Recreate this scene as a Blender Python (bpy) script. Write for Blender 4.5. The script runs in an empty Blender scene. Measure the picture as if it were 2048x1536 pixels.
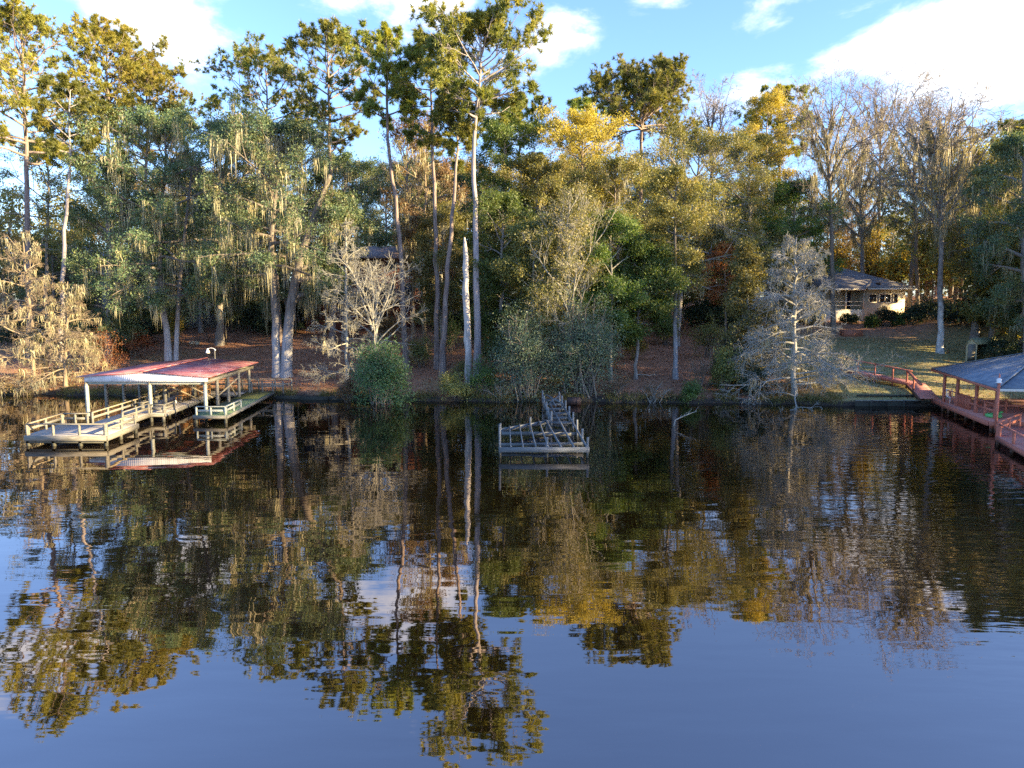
import bpy, math, random
import numpy as np
S = bpy.context.scene
C = S.collection
PI = math.pi
R_ = math.radians

# ------------------------------------------------------------------ camera
CAM_H, PITCH, FPX = 7.0, R_(6.15), 1420.0
cam_d = bpy.data.cameras.new('camera'); cam_d.lens = 36*FPX/2048; cam_d.sensor_width = 36
cam_d.clip_end = 3000; cam_d.clip_start = 0.1
cam = bpy.data.objects.new('camera', cam_d); C.objects.link(cam)
cam.location = (0, 0, CAM_H); cam.rotation_euler = (PI/2-PITCH, 0, 0)
S.camera = cam

# ------------------------------------------------------------------ light
SUN_EL, SUN_AZ = R_(14), R_(-19)      # azimuth from +X (right of the picture) towards +Y; negative = towards the camera
SKY, SUN, EXPO = 0.108, 5.0, 2.3
sd = bpy.data.lights.new('sun', 'SUN'); sd.energy = SUN; sd.angle = R_(0.6); sd.color = (1, .73, .36)
sun = bpy.data.objects.new('sun', sd); C.objects.link(sun)
sx, sy, sz = math.cos(SUN_EL)*math.cos(SUN_AZ), math.cos(SUN_EL)*math.sin(SUN_AZ), math.sin(SUN_EL)
from mathutils import Vector
sun.rotation_euler = Vector((sx, sy, sz)).to_track_quat('Z', 'Y').to_euler()
sun.location = (60, 0, 60)

w = bpy.data.worlds.new('World'); S.world = w; w.use_nodes = True
nt = w.node_tree; nt.nodes.clear()
def N(t, **k):
    n = nt.nodes.new(t)
    for a, b in k.items():
        if a == 'ins':
            for i, v in b.items(): n.inputs[i].default_value = v
        else: setattr(n, a, b)
    return n
def LK(a, b): nt.links.new(a, b)
def math_(op, a, b=None, c=None, clamp=False):
    n = N('ShaderNodeMath', operation=op, use_clamp=clamp)
    for i, v in enumerate((a, b, c)):
        if v is None: continue
        if isinstance(v, (int, float)): n.inputs[i].default_value = v
        else: LK(v, n.inputs[i])
    return n.outputs[0]
out = N('ShaderNodeOutputWorld'); bg = N('ShaderNodeBackground', ins={'Strength': SKY})
sky = N('ShaderNodeTexSky', sky_type='NISHITA', sun_disc=False)
sky.sun_elevation = SUN_EL; sky.sun_rotation = PI/2-SUN_AZ
sky.air_density = 1.0; sky.dust_density = 0.6; sky.ozone_density = 2.2
tc = N('ShaderNodeTexCoord')
mp = N('ShaderNodeMapping'); mp.inputs['Scale'].default_value = (1, 1, 1.9); LK(tc.outputs['Generated'], mp.inputs['Vector'])
n1 = N('ShaderNodeTexNoise', ins={'Scale': 6.5, 'Detail': 10, 'Roughness': .62, 'Distortion': .35}); LK(mp.outputs[0], n1.inputs['Vector'])
n2 = N('ShaderNodeTexNoise', ins={'Scale': 11, 'Detail': 6, 'Roughness': .6, 'Distortion': .5}); LK(mp.outputs[0], n2.inputs['Vector'])
dens = math_('MULTIPLY_ADD', n2.outputs['Fac'], .25, math_('MULTIPLY', n1.outputs['Fac'], .75))
def dirv(px, py):
    az = math.atan((px-1024)/FPX); el = PITCH*-1+math.atan((768-py)/FPX)*1
    return Vector((math.cos(el)*math.sin(az), math.cos(el)*math.cos(az), math.sin(el)))
blob = None
for px, py, rad, amp in [(1860, 125, .07, .19), (1740, 145, .055, .18), (1950, 150, .07, .19), (2040, 205, .07, .18), (1880, 200, .09, .12), (1650, 160, .045, .12), (380, 130, .06, .28), (330, 70, .05, .15), (130, -5, .09, .24), (40, 20, .07, .12),
                         (780, -15, .09, .19), (640, -20, .07, .15), (880, 10, .05, .1), (1110, 50, .05, .16), (1090, 100, .05, .12), (1300, -5, .04, .15), (1500, 60, .06, .09), (1230, 80, .05, .07), (1560, 220, .08, .1), (1400, 200, .06, .12), (700, 200, .3, .06), (1700, 300, .2, .08)]:
    v = dirv(px, py)
    d = N('ShaderNodeVectorMath', operation='DISTANCE'); LK(mp.outputs[0], d.inputs[0]); d.inputs[1].default_value = (v[0], v[1], v[2]*1.9)
    q = math_('DIVIDE', d.outputs['Value'], rad)
    g = math_('MULTIPLY', math_('POWER', 2.718, math_('MULTIPLY', math_('MULTIPLY', q, q), -1.0)), amp)
    blob = g if blob is None else math_('ADD', blob, g)
cl = N('ShaderNodeMapRange', interpolation_type='SMOOTHSTEP', ins={'From Min': .60, 'From Max': .84}); LK(math_('ADD', dens, blob), cl.inputs['Value'])
tint = N('ShaderNodeMix', data_type='RGBA', blend_type='MULTIPLY'); tint.inputs[0].default_value = 1
LK(sky.outputs[0], tint.inputs[6]); tint.inputs[7].default_value = (.72, .81, 1.08, 1)
mx = N('ShaderNodeMix', data_type='RGBA'); LK(math_('MULTIPLY', cl.outputs[0], .93), mx.inputs[0]); LK(tint.outputs[2], mx.inputs[6])
mx.inputs[7].default_value = (3.9, 3.85, 3.75, 1)
LK(mx.outputs[2], bg.inputs['Color']); LK(bg.outputs[0], out.inputs[0])

S.view_settings.view_transform = 'Standard'; S.view_settings.look = 'None'
S.view_settings.exposure = EXPO; S.view_settings.gamma = 1; S.view_settings.use_curve_mapping = False
S.render.engine = 'CYCLES'
S.cycles.max_bounces = 6; S.cycles.diffuse_bounces = 4; S.cycles.glossy_bounces = 3; S.cycles.transmission_bounces = 4
S.cycles.use_denoising = False

# ------------------------------------------------------------------ picture measurements to places
def ray(px, py):
    a, b = (px-1024)/FPX, (768-py)/FPX
    return np.array([a, math.cos(PITCH)+b*math.sin(PITCH), -math.sin(PITCH)+b*math.cos(PITCH)])
def at_Y(px, py, Y):
    r = ray(px, py); t = Y/r[1]; return np.array([r[0]*t, Y, CAM_H+r[2]*t])
def at_z(px, py, z):
    r = ray(px, py); t = (z-CAM_H)/r[2]; return np.array([r[0]*t, r[1]*t, z])
SHX = [-400, -60, -40, -26, -18, -8, 0, 8, 16, 21, 24.5, 25.5, 43, 47, 54, 70, 110, 400]
SHY = [60, 58, 56.9, 55.8, 54.6, 53.2, 52.6, 52.3, 51.7, 51.0, 50.6, 50.4, 49.4, 40, 6, -30, -60, -80]
def shore(x):
    x = np.asarray(x, float)
    return np.interp(x, SHX, SHY) + (.28*np.sin(x*1.3)+.18*np.sin(x*3.1+1))*(np.abs(x-31) > 7)
def gz(x, y):
    x = np.asarray(x, float); y = np.asarray(y, float); d = y-shore(x)
    bank = np.where(x > 23, .42, .22)
    land = bank + .14*np.clip(d, 0, 33) + .05*np.clip(d-33, 0, 60) + .012*np.clip(d-93, 0, 900)
    land = land + .10*np.sin(x*.35+y*.21)*np.clip(d/6, 0, 1) + .06*np.sin(x*.9-y*.6)*np.clip(d/6, 0, 1)
    under = np.clip(-.1+.35*d, -1.6, 0)
    k = np.clip(d/.35+.5, 0, 1)
    return np.where(d < -.17, under, under*(1-k)+land*k)
def gpt(x, y): return np.array([x, y, float(gz(x, y))])
def ground(px, py):
    r = ray(px, py); t = 30.0
    while t < 400:
        p = np.array([0, 0, CAM_H])+r*t
        if p[2] < float(gz(p[0], p[1])): break
        t += .1
    return np.array([p[0], p[1], float(gz(p[0], p[1]))])

# ------------------------------------------------------------------ objects
def thing(name, label, cat, loc=(0, 0, 0), rz=0, group=None):
    o = bpy.data.objects.new(name, None); C.objects.link(o)
    o.empty_display_size = .3
    o.location = [float(v) for v in loc]; o.rotation_euler = (0, 0, rz); o['label'] = label; o['category'] = cat
    if group: o['group'] = group
    return o
def tag(o, label, cat, group=None):
    o['label'] = label; o['category'] = cat
    if group: o['group'] = group
    return o
class Geo:
    def __init__(s): s.v = []; s.q = []; s.t = []; s.n = 0
    def add(s, V, Q=None, T=None):
        V = np.asarray(V, float).reshape(-1, 3)
        if Q is not None and len(Q): s.q.append(np.asarray(Q, int).reshape(-1, 4)+s.n)
        if T is not None and len(T): s.t.append(np.asarray(T, int).reshape(-1, 3)+s.n)
        s.v.append(V); s.n += len(V); return s
    def beam(s, a, b, w, h, up=(0, 0, 1)):
        a, b = np.array(a, float), np.array(b, float); d = b-a; d /= np.linalg.norm(d)
        up = np.array(up, float)
        if abs(d@up) > .95: up = np.array([0, 1., 0])
        sd_ = np.cross(d, up); sd_ /= np.linalg.norm(sd_); u = np.cross(sd_, d)
        c = [(-1, -1), (1, -1), (1, 1), (-1, 1)]
        V = [e+sd_*x*w/2+u*y*h/2 for e in (a, b) for x, y in c]
        return s.add(V, [[0, 1, 2, 3], [7, 6, 5, 4], [0, 4, 5, 1], [1, 5, 6, 2], [2, 6, 7, 3], [3, 7, 4, 0]])
    def box(s, x0, x1, y0, y1, z0, z1):
        V = [(x, y, z) for z in (z0, z1) for x, y in ((x0, y0), (x1, y0), (x1, y1), (x0, y1))]
        return s.add(V, [[3, 2, 1, 0], [4, 5, 6, 7], [0, 1, 5, 4], [1, 2, 6, 5], [2, 3, 7, 6], [3, 0, 4, 7]])
    def slab(s, poly, z0, z1):          # convex polygon, counter-clockwise; z may be per-corner lists
        n = len(poly); z0 = z0 if hasattr(z0, '__len__') else [z0]*n; z1 = z1 if hasattr(z1, '__len__') else [z1]*n
        V = [(p[0], p[1], z) for p, z in zip(poly, z0)]+[(p[0], p[1], z) for p, z in zip(poly, z1)]
        Q = [[i, (i+1) % n, n+(i+1) % n, n+i] for i in range(n)]
        T = [[0, i+1, i] for i in range(1, n-1)]+[[n, n+i, n+i+1] for i in range(1, n-1)]
        return s.add(V, Q, T)
    def tube(s, pts, rad, sides=8, caps=True):
        P = np.array(pts, float)[None]; rr = np.broadcast_to(np.asarray(rad, float), (P.shape[1],))[None]
        n0 = s.n; tubes(s, P, rr, sides)
        if caps:
            k = P.shape[1]; base = n0
            for j, rev in ((0, 1), (k-1, 0)):
                r = [base+j*sides+i for i in range(sides)]
                if rev: r = r[::-1]
                s.t.append(np.array([[r[0], r[i], r[i+1]] for i in range(1, sides-1)]))
        return s
    def build(s, name, m, parent=None, smooth=False):
        V = np.concatenate(s.v); me = bpy.data.meshes.new(name)
        Q = np.concatenate(s.q) if s.q else np.zeros((0, 4), int); T = np.concatenate(s.t) if s.t else np.zeros((0, 3), int)
        me.vertices.add(len(V)); me.vertices.foreach_set('co', V.astype(np.float32).ravel())
        L = np.concatenate([Q.ravel(), T.ravel()]); nl = len(L)
        me.loops.add(nl); me.loops.foreach_set('vertex_index', L.astype(np.int32))
        me.polygons.add(len(Q)+len(T))
        st = np.concatenate([np.arange(len(Q))*4, len(Q)*4+np.arange(len(T))*3])
        me.polygons.foreach_set('loop_start', st.astype(np.int32))
        if smooth: me.polygons.foreach_set('use_smooth', np.ones(len(st), bool))
        me.update(calc_edges=True); me.materials.append(m)
        o = bpy.data.objects.new(name, me); C.objects.link(o)
        if parent: o.parent = parent
        return o
def nrm(a): return a/np.maximum(np.linalg.norm(a, axis=-1, keepdims=True), 1e-9)
def tubes(g, P, Rr, sides=4):
    n, k, _ = P.shape
    T = nrm(np.gradient(P, axis=1)); ov = nrm(P[:, -1]-P[:, 0])
    ref = np.where(np.abs(ov[:, 2:3]) < .8, np.array([[0, 0, 1.]]), np.array([[1., 0, 0]]))[:, None]
    a = nrm(np.cross(T, np.broadcast_to(ref, T.shape))); b = np.cross(T, a)
    th = np.arange(sides)*2*PI/sides
    V = P[:, :, None]+Rr[:, :, None, None]*(a[:, :, None]*np.cos(th)[None, None, :, None]+b[:, :, None]*np.sin(th)[None, None, :, None])
    idx = np.arange(n*k*sides).reshape(n, k, sides)
    i2 = np.roll(idx, -1, axis=2)
    Q = np.stack([idx[:, :-1], idx[:, 1:], i2[:, 1:], i2[:, :-1]], -1)[..., ::-1]
    g.add(V.reshape(-1, 3), Q.reshape(-1, 4))

def sprout(rng, P, Rr, idx, t, L, ang, az=None, k=5, trop=0., wig=.12, r=None, taper=.3):
    kk = P.shape[1]; s = np.clip(t, 0, .9999)*(kk-1); i = np.clip(s.astype(int), 0, kk-2); f = (s-i)[:, None]
    pos = P[idx, i]*(1-f)+P[idx, i+1]*f; tan = nrm(P[idx, i+1]-P[idx, i]); rad = Rr[idx, i]*(1-f[:, 0])+Rr[idx, i+1]*f[:, 0]
    ref = np.where(np.abs(tan[:, 2:3]) < .9, np.array([[0, 0, 1.]]), np.array([[1., 0, 0]]))
    a = nrm(np.cross(tan, ref)); b = np.cross(tan, a)
    ph = rng.uniform(0, 2*PI, len(idx)) if az is None else az
    d = np.cos(ang)[:, None]*tan+np.sin(ang)[:, None]*(a*np.cos(ph)[:, None]+b*np.sin(ph)[:, None])
    pts = [pos]
    for j in range(k-1):
        if j: d = nrm(d+np.array([0, 0, 1.])*(np.asarray(trop)/(k-1) if np.ndim(trop) == 0 else (trop/(k-1))[:, None])+wig*rng.normal(size=d.shape))
        pts.append(pts[-1]+d*(L/(k-1))[:, None])
    r0 = np.minimum(rad*.75, r if r is not None else 9)
    return np.stack(pts, 1), r0[:, None]*np.linspace(1, taper, k)[None]
def kids(rng, P, Rr, n, t0, t1, lf, a0, a1, **kw):
    m = len(P); idx = np.repeat(np.arange(m), n); t = rng.uniform(t0, t1, m*n)
    PL = np.linalg.norm(np.diff(P, axis=1), axis=2).sum(1)[idx]
    L = PL*lf*(1.15-.6*t)*rng.uniform(.6, 1.3, m*n)
    return sprout(rng, P, Rr, idx, t, L, rng.uniform(R_(a0), R_(a1), m*n), **kw)
def along(rng, P, n, t0=.2, t1=1.):
    m, kk, _ = P.shape; idx = np.repeat(np.arange(m), n); s = rng.uniform(t0, t1, m*n)*(kk-1.001); i = np.clip(s.astype(int), 0, kk-2); f = (s-i)[:, None]
    return P[idx, i]*(1-f)+P[idx, i+1]*f, nrm(P[idx, i+1]-P[idx, i])
def leaves(g, rng, Cn, n, spread, size, asp=.5, up=.5, droop=.3):
    M = len(Cn)*n; c = np.repeat(Cn, n, 0)+rng.normal(size=(M, 3))*np.array(spread)
    u = rng.normal(size=(M, 3)); u[:, 2] -= droop; u = nrm(u)
    q = rng.normal(size=(M, 3)); q[:, 2] += up; v = nrm(np.cross(q, u))
    s = (size*np.clip(rng.lognormal(-.15, .38, M), .35, 1.7))[:, None]
    V = np.stack([c-u*s/2, c+v*s*asp/2, c+u*s/2, c-v*s*asp/2], 1)
    g.add(V, np.arange(M*4).reshape(M, 4))
def needles(g, rng, Cn, D, n, ln, wd):
    M = len(Cn)*n; c = np.repeat(Cn, n, 0); d = nrm(rng.normal(size=(M, 3))+np.repeat(D, n, 0)*.7+np.array([0, 0, .25]))
    v = nrm(np.cross(d, rng.normal(size=(M, 3)))); L = (ln*rng.uniform(.6, 1.25, M))[:, None]
    V = np.stack([c-v*wd/2, c+v*wd/2, c+d*L], 1)
    g.add(V, None, np.arange(M*3).reshape(M, 3))
def moss_strands(g, rng, A, n, l0, l1, wd):
    M = len(A)*n; base = np.repeat(A, n, 0)+rng.normal(size=(M, 3))*np.array([.13, .13, .04])
    Lc = np.repeat(rng.uniform(l0, l1, len(A))**1.0, n)*rng.uniform(.35, 1.1, M)
    ph = rng.uniform(0, 2*PI, M); v = np.stack([np.cos(ph), np.sin(ph), 0*ph], 1)
    rows = []; k = 5; off = np.zeros((M, 3))
    for j in range(k):
        f = j/(k-1); wj = wd*rng.uniform(.6, 1.3, M)*(1.0-.25*j if j < k-1 else .08)
        wj = np.maximum(wj, wd*.08)
        p = base+off; p = p-np.stack([0*Lc, 0*Lc, Lc*f], 1)
        rows += [p-v*wj[:, None]/2, p+v*wj[:, None]/2]; off = off+rng.normal(size=(M, 3))*np.array([.05, .05, 0])
    V = np.stack(rows, 1); b = np.arange(M)[:, None]*(2*k)
    Q = np.concatenate([b+np.array([[2*j, 2*j+1, 2*j+3, 2*j+2]]) for j in range(k-1)], 1).reshape(-1, 4)
    g.add(V, Q)

# ------------------------------------------------------------------ materials
def mat(name):
    m = bpy.data.materials.new(name); m.use_nodes = True
    global nt; nt = m.node_tree; nt.nodes.clear()
    return m
def coords(scale=(1, 1, 1), kind='Object', rot=(0, 0, 0)):
    t = N('ShaderNodeTexCoord'); mp_ = N('ShaderNodeMapping'); mp_.inputs['Scale'].default_value = scale; mp_.inputs['Rotation'].default_value = rot
    LK(t.outputs[kind], mp_.inputs['Vector']); return mp_.outputs[0]
def noise(vec, scale, detail=4, rough=.55, dist=0.):
    n = N('ShaderNodeTexNoise', ins={'Scale': scale, 'Detail': detail, 'Roughness': rough, 'Distortion': dist}); LK(vec, n.inputs['Vector']); return n.outputs['Fac']
def ramp(f, *stops):
    r = N('ShaderNodeValToRGB'); e = r.color_ramp.elements
    while len(e) < len(stops): e.new(.5)
    for x, (p, c) in zip(e, stops): x.position = p; x.color = (*c, 1)
    LK(f, r.inputs[0]); return r.outputs[0]
def mixc(f, a, b, mode='MIX'):
    n = N('ShaderNodeMix', data_type='RGBA', blend_type=mode)
    for i, v in ((0, f), (6, a), (7, b)):
        if isinstance(v, (int, float)): n.inputs[i].default_value = v
        elif isinstance(v, tuple): n.inputs[i].default_value = (*v, 1)
        else: LK(v, n.inputs[i])
    return n.outputs[2]
def bump(h, strength, dist):
    b = N('ShaderNodeBump', ins={'Strength': strength, 'Distance': dist}); LK(h, b.inputs['Height']); return b.outputs[0]
def pbr(col, rough=.7, normal=None, **k):
    b = N('ShaderNodeBsdfPrincipled'); o = N('ShaderNodeOutputMaterial'); LK(b.outputs[0], o.inputs[0])
    if isinstance(col, tuple): b.inputs['Base Color'].default_value = (*col, 1)
    else: LK(col, b.inputs['Base Color'])
    if isinstance(rough, (int, float)): b.inputs['Roughness'].default_value = rough
    else: LK(rough, b.inputs['Roughness'])
    if normal is not None: LK(normal, b.inputs['Normal'])
    for a, v in k.items(): b.inputs[a].default_value = v
    return b
def leafmat(name, a, b, c, trans=.35, var=.25):
    m = mat(name); v = coords(kind='Object'); n_ = noise(v, .55, 3); n2_ = noise(v, 5., 2)
    col = ramp(math_('ADD', math_('MULTIPLY', n_, .6), math_('MULTIPLY', n2_, .4)), (.36, a), (.5, b), (.64, c))
    oi = N('ShaderNodeObjectInfo'); hs = N('ShaderNodeHueSaturation')
    LK(math_('MULTIPLY_ADD', oi.outputs['Random'], .03, .485), hs.inputs['Hue']); LK(math_('MULTIPLY_ADD', oi.outputs['Random'], var*2, 1-var), hs.inputs['Value']); LK(col, hs.inputs['Color'])
    d = N('ShaderNodeBsdfDiffuse'); t = N('ShaderNodeBsdfTranslucent'); gl = N('ShaderNodeBsdfGlossy', ins={'Roughness': .6})
    LK(hs.outputs[0], d.inputs[0]); tcol = mixc(1., hs.outputs[0], (1.35, 1.2, .5), 'MULTIPLY'); LK(tcol, t.inputs[0])
    s1 = N('ShaderNodeMixShader', ins={0: trans}); LK(d.outputs[0], s1.inputs[1]); LK(t.outputs[0], s1.inputs[2])
    s2 = N('ShaderNodeMixShader', ins={0: .045}); LK(s1.outputs[0], s2.inputs[1]); LK(gl.outputs[0], s2.inputs[2])
    o = N('ShaderNodeOutputMaterial'); LK(s2.outputs[0], o.inputs[0]); return m
M = {}
M['pine_leaf'] = leafmat('pine_needles', (.095, .145, .035), (.20, .235, .042), (.33, .32, .05), .45)
M['pine_sun_tint'] = leafmat('sun_tinted_pine_needles', (.12, .15, .03), (.24, .24, .035), (.38, .33, .045), .45)  # pine needles with the low sun's gold put into the colour
M['oak_leaf'] = leafmat('live_oak_leaves', (.058, .115, .068), (.095, .155, .075), (.19, .20, .065), .34)
M['olive_leaf'] = leafmat('olive_leaves', (.12, .15, .045), (.205, .22, .06), (.34, .305, .085), .42)
M['green_leaf'] = leafmat('bright_green_leaves', (.05, .10, .025), (.09, .165, .03), (.17, .22, .035), .42)
M['gold_leaf'] = leafmat('golden_leaves', (.22, .185, .035), (.36, .295, .045), (.45, .37, .075), .4)
M['rust_leaf'] = leafmat('rust_leaves', (.16, .05, .025), (.30, .10, .04), (.36, .17, .06), .4)
M['brown_leaf'] = leafmat('dry_brown_leaves', (.12, .085, .045), (.22, .15, .065), (.32, .22, .08), .35)
M['blue_leaf'] = leafmat('waxy_blue_green_leaves', (.07, .125, .085), (.11, .18, .115), (.17, .21, .11), .34)
M['deep_green_leaf'] = leafmat('deep_green_leaves', (.04, .095, .04), (.065, .135, .05), (.11, .18, .055), .34)  # deep green is the leaves' own colour
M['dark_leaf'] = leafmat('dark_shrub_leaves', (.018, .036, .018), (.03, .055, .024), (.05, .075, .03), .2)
M['moss'] = leafmat('spanish_moss', (.20, .20, .14), (.30, .285, .19), (.40, .36, .22), .3, .15)
M['grass'] = leafmat('shore_grass_blades', (.07, .09, .02), (.14, .13, .035), (.24, .19, .07), .35)
M['litter'] = leafmat('fallen_leaves', (.16, .06, .03), (.26, .11, .05), (.34, .20, .10), .1)
def barkmat(name, a, b, c, zs=.18, sc=7, up=None):
    m = mat(name); v = coords((1, 1, zs)); n_ = noise(v, sc, 6, .65, .4); big = noise(coords((1, 1, .5)), 1.2, 3)
    col = mixc(math_('MULTIPLY', big, .5), ramp(n_, (.34, a), (.5, b), (.68, c)), c)
    if up:
        t = N('ShaderNodeTexCoord'); sp = N('ShaderNodeSeparateXYZ'); LK(t.outputs['Object'], sp.inputs[0])
        q = N('ShaderNodeMapRange', interpolation_type='SMOOTHSTEP', ins={'From Min': 2.5, 'From Max': 6.0}); LK(math_('ADD', sp.outputs[2], math_('MULTIPLY_ADD', big, 3., -1.5)), q.inputs['Value'])
        col = mixc(q.outputs[0], col, ramp(n_, (.34, up[0]), (.5, up[1]), (.68, up[2])))
    pbr(col, .9, bump(n_, .8, .04)); return m
M['pine_bark'] = barkmat('pine_bark', (.07, .052, .048), (.165, .13, .12), (.30, .25, .225))
M['pale_pine_bark'] = barkmat('pale_pine_bark', (.11, .10, .105), (.24, .22, .23), (.37, .345, .345))
M['oak_bark'] = barkmat('oak_bark', (.10, .09, .085), (.21, .19, .175), (.34, .32, .29))
M['pale_oak_bark'] = barkmat('lichen_oak_bark', (.13, .13, .135), (.25, .25, .26), (.40, .40, .41), up=((.06, .05, .045), (.13, .115, .10), (.22, .20, .17)))
M['lichen_bark'] = barkmat('white_lichen_bark', (.16, .15, .13), (.40, .40, .37), (.72, .74, .72), .5, 5, up=((.10, .09, .08), (.19, .17, .155), (.30, .28, .25)))
M['twig_grey'] = barkmat('grey_twigs', (.13, .135, .12), (.22, .225, .20), (.32, .315, .28))
M['twig_tan'] = barkmat('tan_twigs', (.10, .08, .06), (.18, .145, .105), (.29, .24, .175))
M['twig_pale'] = barkmat('pale_grey_twigs', (.18, .185, .165), (.29, .29, .26), (.41, .40, .355))
M['twig_mid'] = barkmat('grey_brown_twigs', (.15, .15, .12), (.24, .235, .20), (.34, .33, .28))
M['twig_brown'] = barkmat('brown_twigs', (.085, .068, .055), (.155, .13, .105), (.26, .22, .175))
M['snag'] = barkmat('bleached_wood', (.10, .085, .075), (.33, .31, .295), (.52, .50, .475), .16, 4)

def woodmat(name, a, b, c, plank=None, axis=0, rough=.85):
    m = mat(name); sc = [1.2, 1.2, 1.2]; v = coords((.6, 5, 5) if axis == 0 else (5, .6, 5)); n_ = noise(v, 3, 6, .6, .3); st = noise(coords(), .7, 4)
    col = mixc(math_('MULTIPLY', st, .45), ramp(n_, (.3, a), (.5, b), (.7, c)), a)
    h = n_
    if plank:
        t = N('ShaderNodeTexCoord'); sp = N('ShaderNodeSeparateXYZ'); LK(t.outputs['Object'], sp.inputs[0])
        q = math_('DIVIDE', sp.outputs[0 if axis == 0 else 1], plank); fr = math_('FRACT', q); fl = math_('FLOOR', q)
        gap = math_('LESS_THAN', fr, .12); wn = N('ShaderNodeTexWhiteNoise', noise_dimensions='1D'); LK(fl, wn.inputs['W'])
        col = mixc(math_('MULTIPLY', wn.outputs['Value'], .5), col, c); col = mixc(math_('MULTIPLY', gap, .8), col, (.03, .028, .025))
    if not plank:
        t = N('ShaderNodeTexCoord'); sp = N('ShaderNodeSeparateXYZ'); LK(t.outputs['Object'], sp.inputs[0])
        al = N('ShaderNodeMapRange', interpolation_type='SMOOTHSTEP', ins={'From Min': .34, 'From Max': .12}); LK(math_('ADD', sp.outputs[2], math_('MULTIPLY_ADD', st, .3, -.15)), al.inputs['Value'])
        col = mixc(math_('MULTIPLY', al.outputs[0], .85), col, (.03, .032, .02))
    pbr(col, rough, bump(h, .3, .01)); return m
M['dock_wood'] = woodmat('weathered_dock_wood', (.105, .105, .09), (.185, .182, .155), (.30, .29, .25))
M['deck_plank'] = woodmat('grey_deck_planks', (.20, .19, .185), (.29, .28, .275), (.40, .39, .375), .14, 1)
M['tan_wood'] = woodmat('tan_dock_rail', (.19, .16, .10), (.30, .255, .165), (.41, .36, .26))  # lighter tan wood for rail tops, braces and the pole shaft
M['grey_wood'] = woodmat('silvered_dock_wood', (.085, .095, .10), (.15, .165, .17), (.25, .265, .265))
M['green_post'] = woodmat('pale_green_post', (.25, .28, .24), (.36, .39, .34), (.50, .52, .47))
M['wet_wood'] = woodmat('dark_wet_wood', (.025, .023, .02), (.05, .045, .036), (.10, .09, .07))
M['red_wood'] = woodmat('red_stained_wood', (.34, .10, .06), (.46, .15, .095), (.56, .22, .15))
M['red_deck'] = woodmat('red_deck_planks', (.40, .15, .12), (.50, .205, .165), (.58, .28, .235), .15, 1)
M['sun_orange_wood'] = woodmat('sun_tinted_wood', (.26, .125, .045), (.36, .185, .07), (.46, .28, .12))  # orange of the sunlight put into the wood colour
def simple(name, a, b, sc=3, rough=.7, bs=0., **k):
    m = mat(name); n_ = noise(coords(), sc, 5, .6); pbr(ramp(n_, (.35, a), (.65, b)), rough, bump(n_, bs, .02) if bs else None, **k); return m
M['white_paint'] = simple('white_paint', (.66, .68, .69), (.80, .81, .82), 2)
M['white_metal'] = simple('white_lamp_metal', (.7, .69, .64), (.82, .8, .76), 8, .4)
M['beige_wall'] = simple('beige_wall', (.50, .43, .31), (.58, .51, .38), 1.5)
M['cream_trim'] = simple('cream_trim', (.66, .62, .52), (.74, .70, .6), 1.5)
M['red_wall'] = simple('red_brown_siding', (.13, .045, .035), (.20, .075, .055), 2)
M['grey_wall'] = simple('grey_siding', (.20, .22, .23), (.27, .29, .30), 2)
M['yellow_wall'] = simple('yellow_shed_wall', (.40, .36, .21), (.50, .45, .28), 2)
M['pale_block'] = simple('pale_block_wall', (.42, .41, .36), (.62, .6, .54), 3)
M['brick'] = simple('red_brick', (.26, .09, .05), (.42, .17, .10), 6)
M['stone'] = simple('pale_stones', (.42, .36, .26), (.60, .53, .40), 3, .9, .4)
M['turf'] = simple('green_dock_carpet', (.07, .13, .08), (.13, .19, .10), 5, .95, .3)
M['mossy'] = simple('yellow_moss_boards', (.17, .16, .04), (.28, .25, .05), 4, .95, .3)
M['green_float'] = simple('green_plastic', (.10, .42, .12), (.14, .5, .16), 4, .4)
M['black_pipe'] = simple('dark_rusty_metal', (.025, .015, .012), (.07, .035, .025), 5, .7, .3)
m = M['glass'] = mat('dark_window_glass'); pbr((.012, .018, .03), .06, None, **{'IOR': 1.5})
m = M['screen'] = mat('blue_black_porch_screen'); n_ = noise(coords(), 2, 3); pbr(ramp(n_, (.3, (.012, .018, .04)), (.7, (.03, .042, .085))), .5)
def roofmat(name, a, b, c, per, axis, sharp=True, bs=.5):
    m = mat(name); n_ = noise(coords(), 1.3, 6, .65, .5); n2_ = noise(coords((1, 1, 1)), 9, 4)
    col = ramp(math_('ADD', math_('MULTIPLY', n_, .7), math_('MULTIPLY', n2_, .3)), (.38, a), (.49, b), (.62, c))
    t = N('ShaderNodeTexCoord'); sp = N('ShaderNodeSeparateXYZ'); LK(t.outputs['Object'], sp.inputs[0])
    h = math_('SINE', math_('MULTIPLY', sp.outputs[axis], 2*PI/per))
    pbr(col, .6, bump(h, bs, .02)); return m
M['red_roof'] = roofmat('faded_red_metal_roof', (.22, .06, .068), (.33, .105, .118), (.42, .26, .265), .23, 1, bs=.25)
M['blue_roof'] = roofmat('blue_grey_shingles', (.10, .13, .17), (.15, .185, .225), (.21, .25, .29), .18, 2)
M['grey_roof'] = roofmat('grey_shingles', (.13, .125, .13), (.18, .175, .18), (.25, .24, .24), .2, 2)
M['brown_roof'] = roofmat('brown_shingles', (.16, .12, .11), (.23, .175, .16), (.30, .235, .21), .2, 2)
M['pale_blue_roof'] = roofmat('pale_blue_metal_roof', (.30, .38, .5), (.4, .48, .6), (.48, .55, .66), .4, 0)
M['green_roof'] = roofmat('mossy_shed_roof', (.17, .20, .11), (.25, .27, .16), (.32, .33, .22), .2, 2)
m = M['corr'] = mat('white_corrugated_panel')
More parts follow.
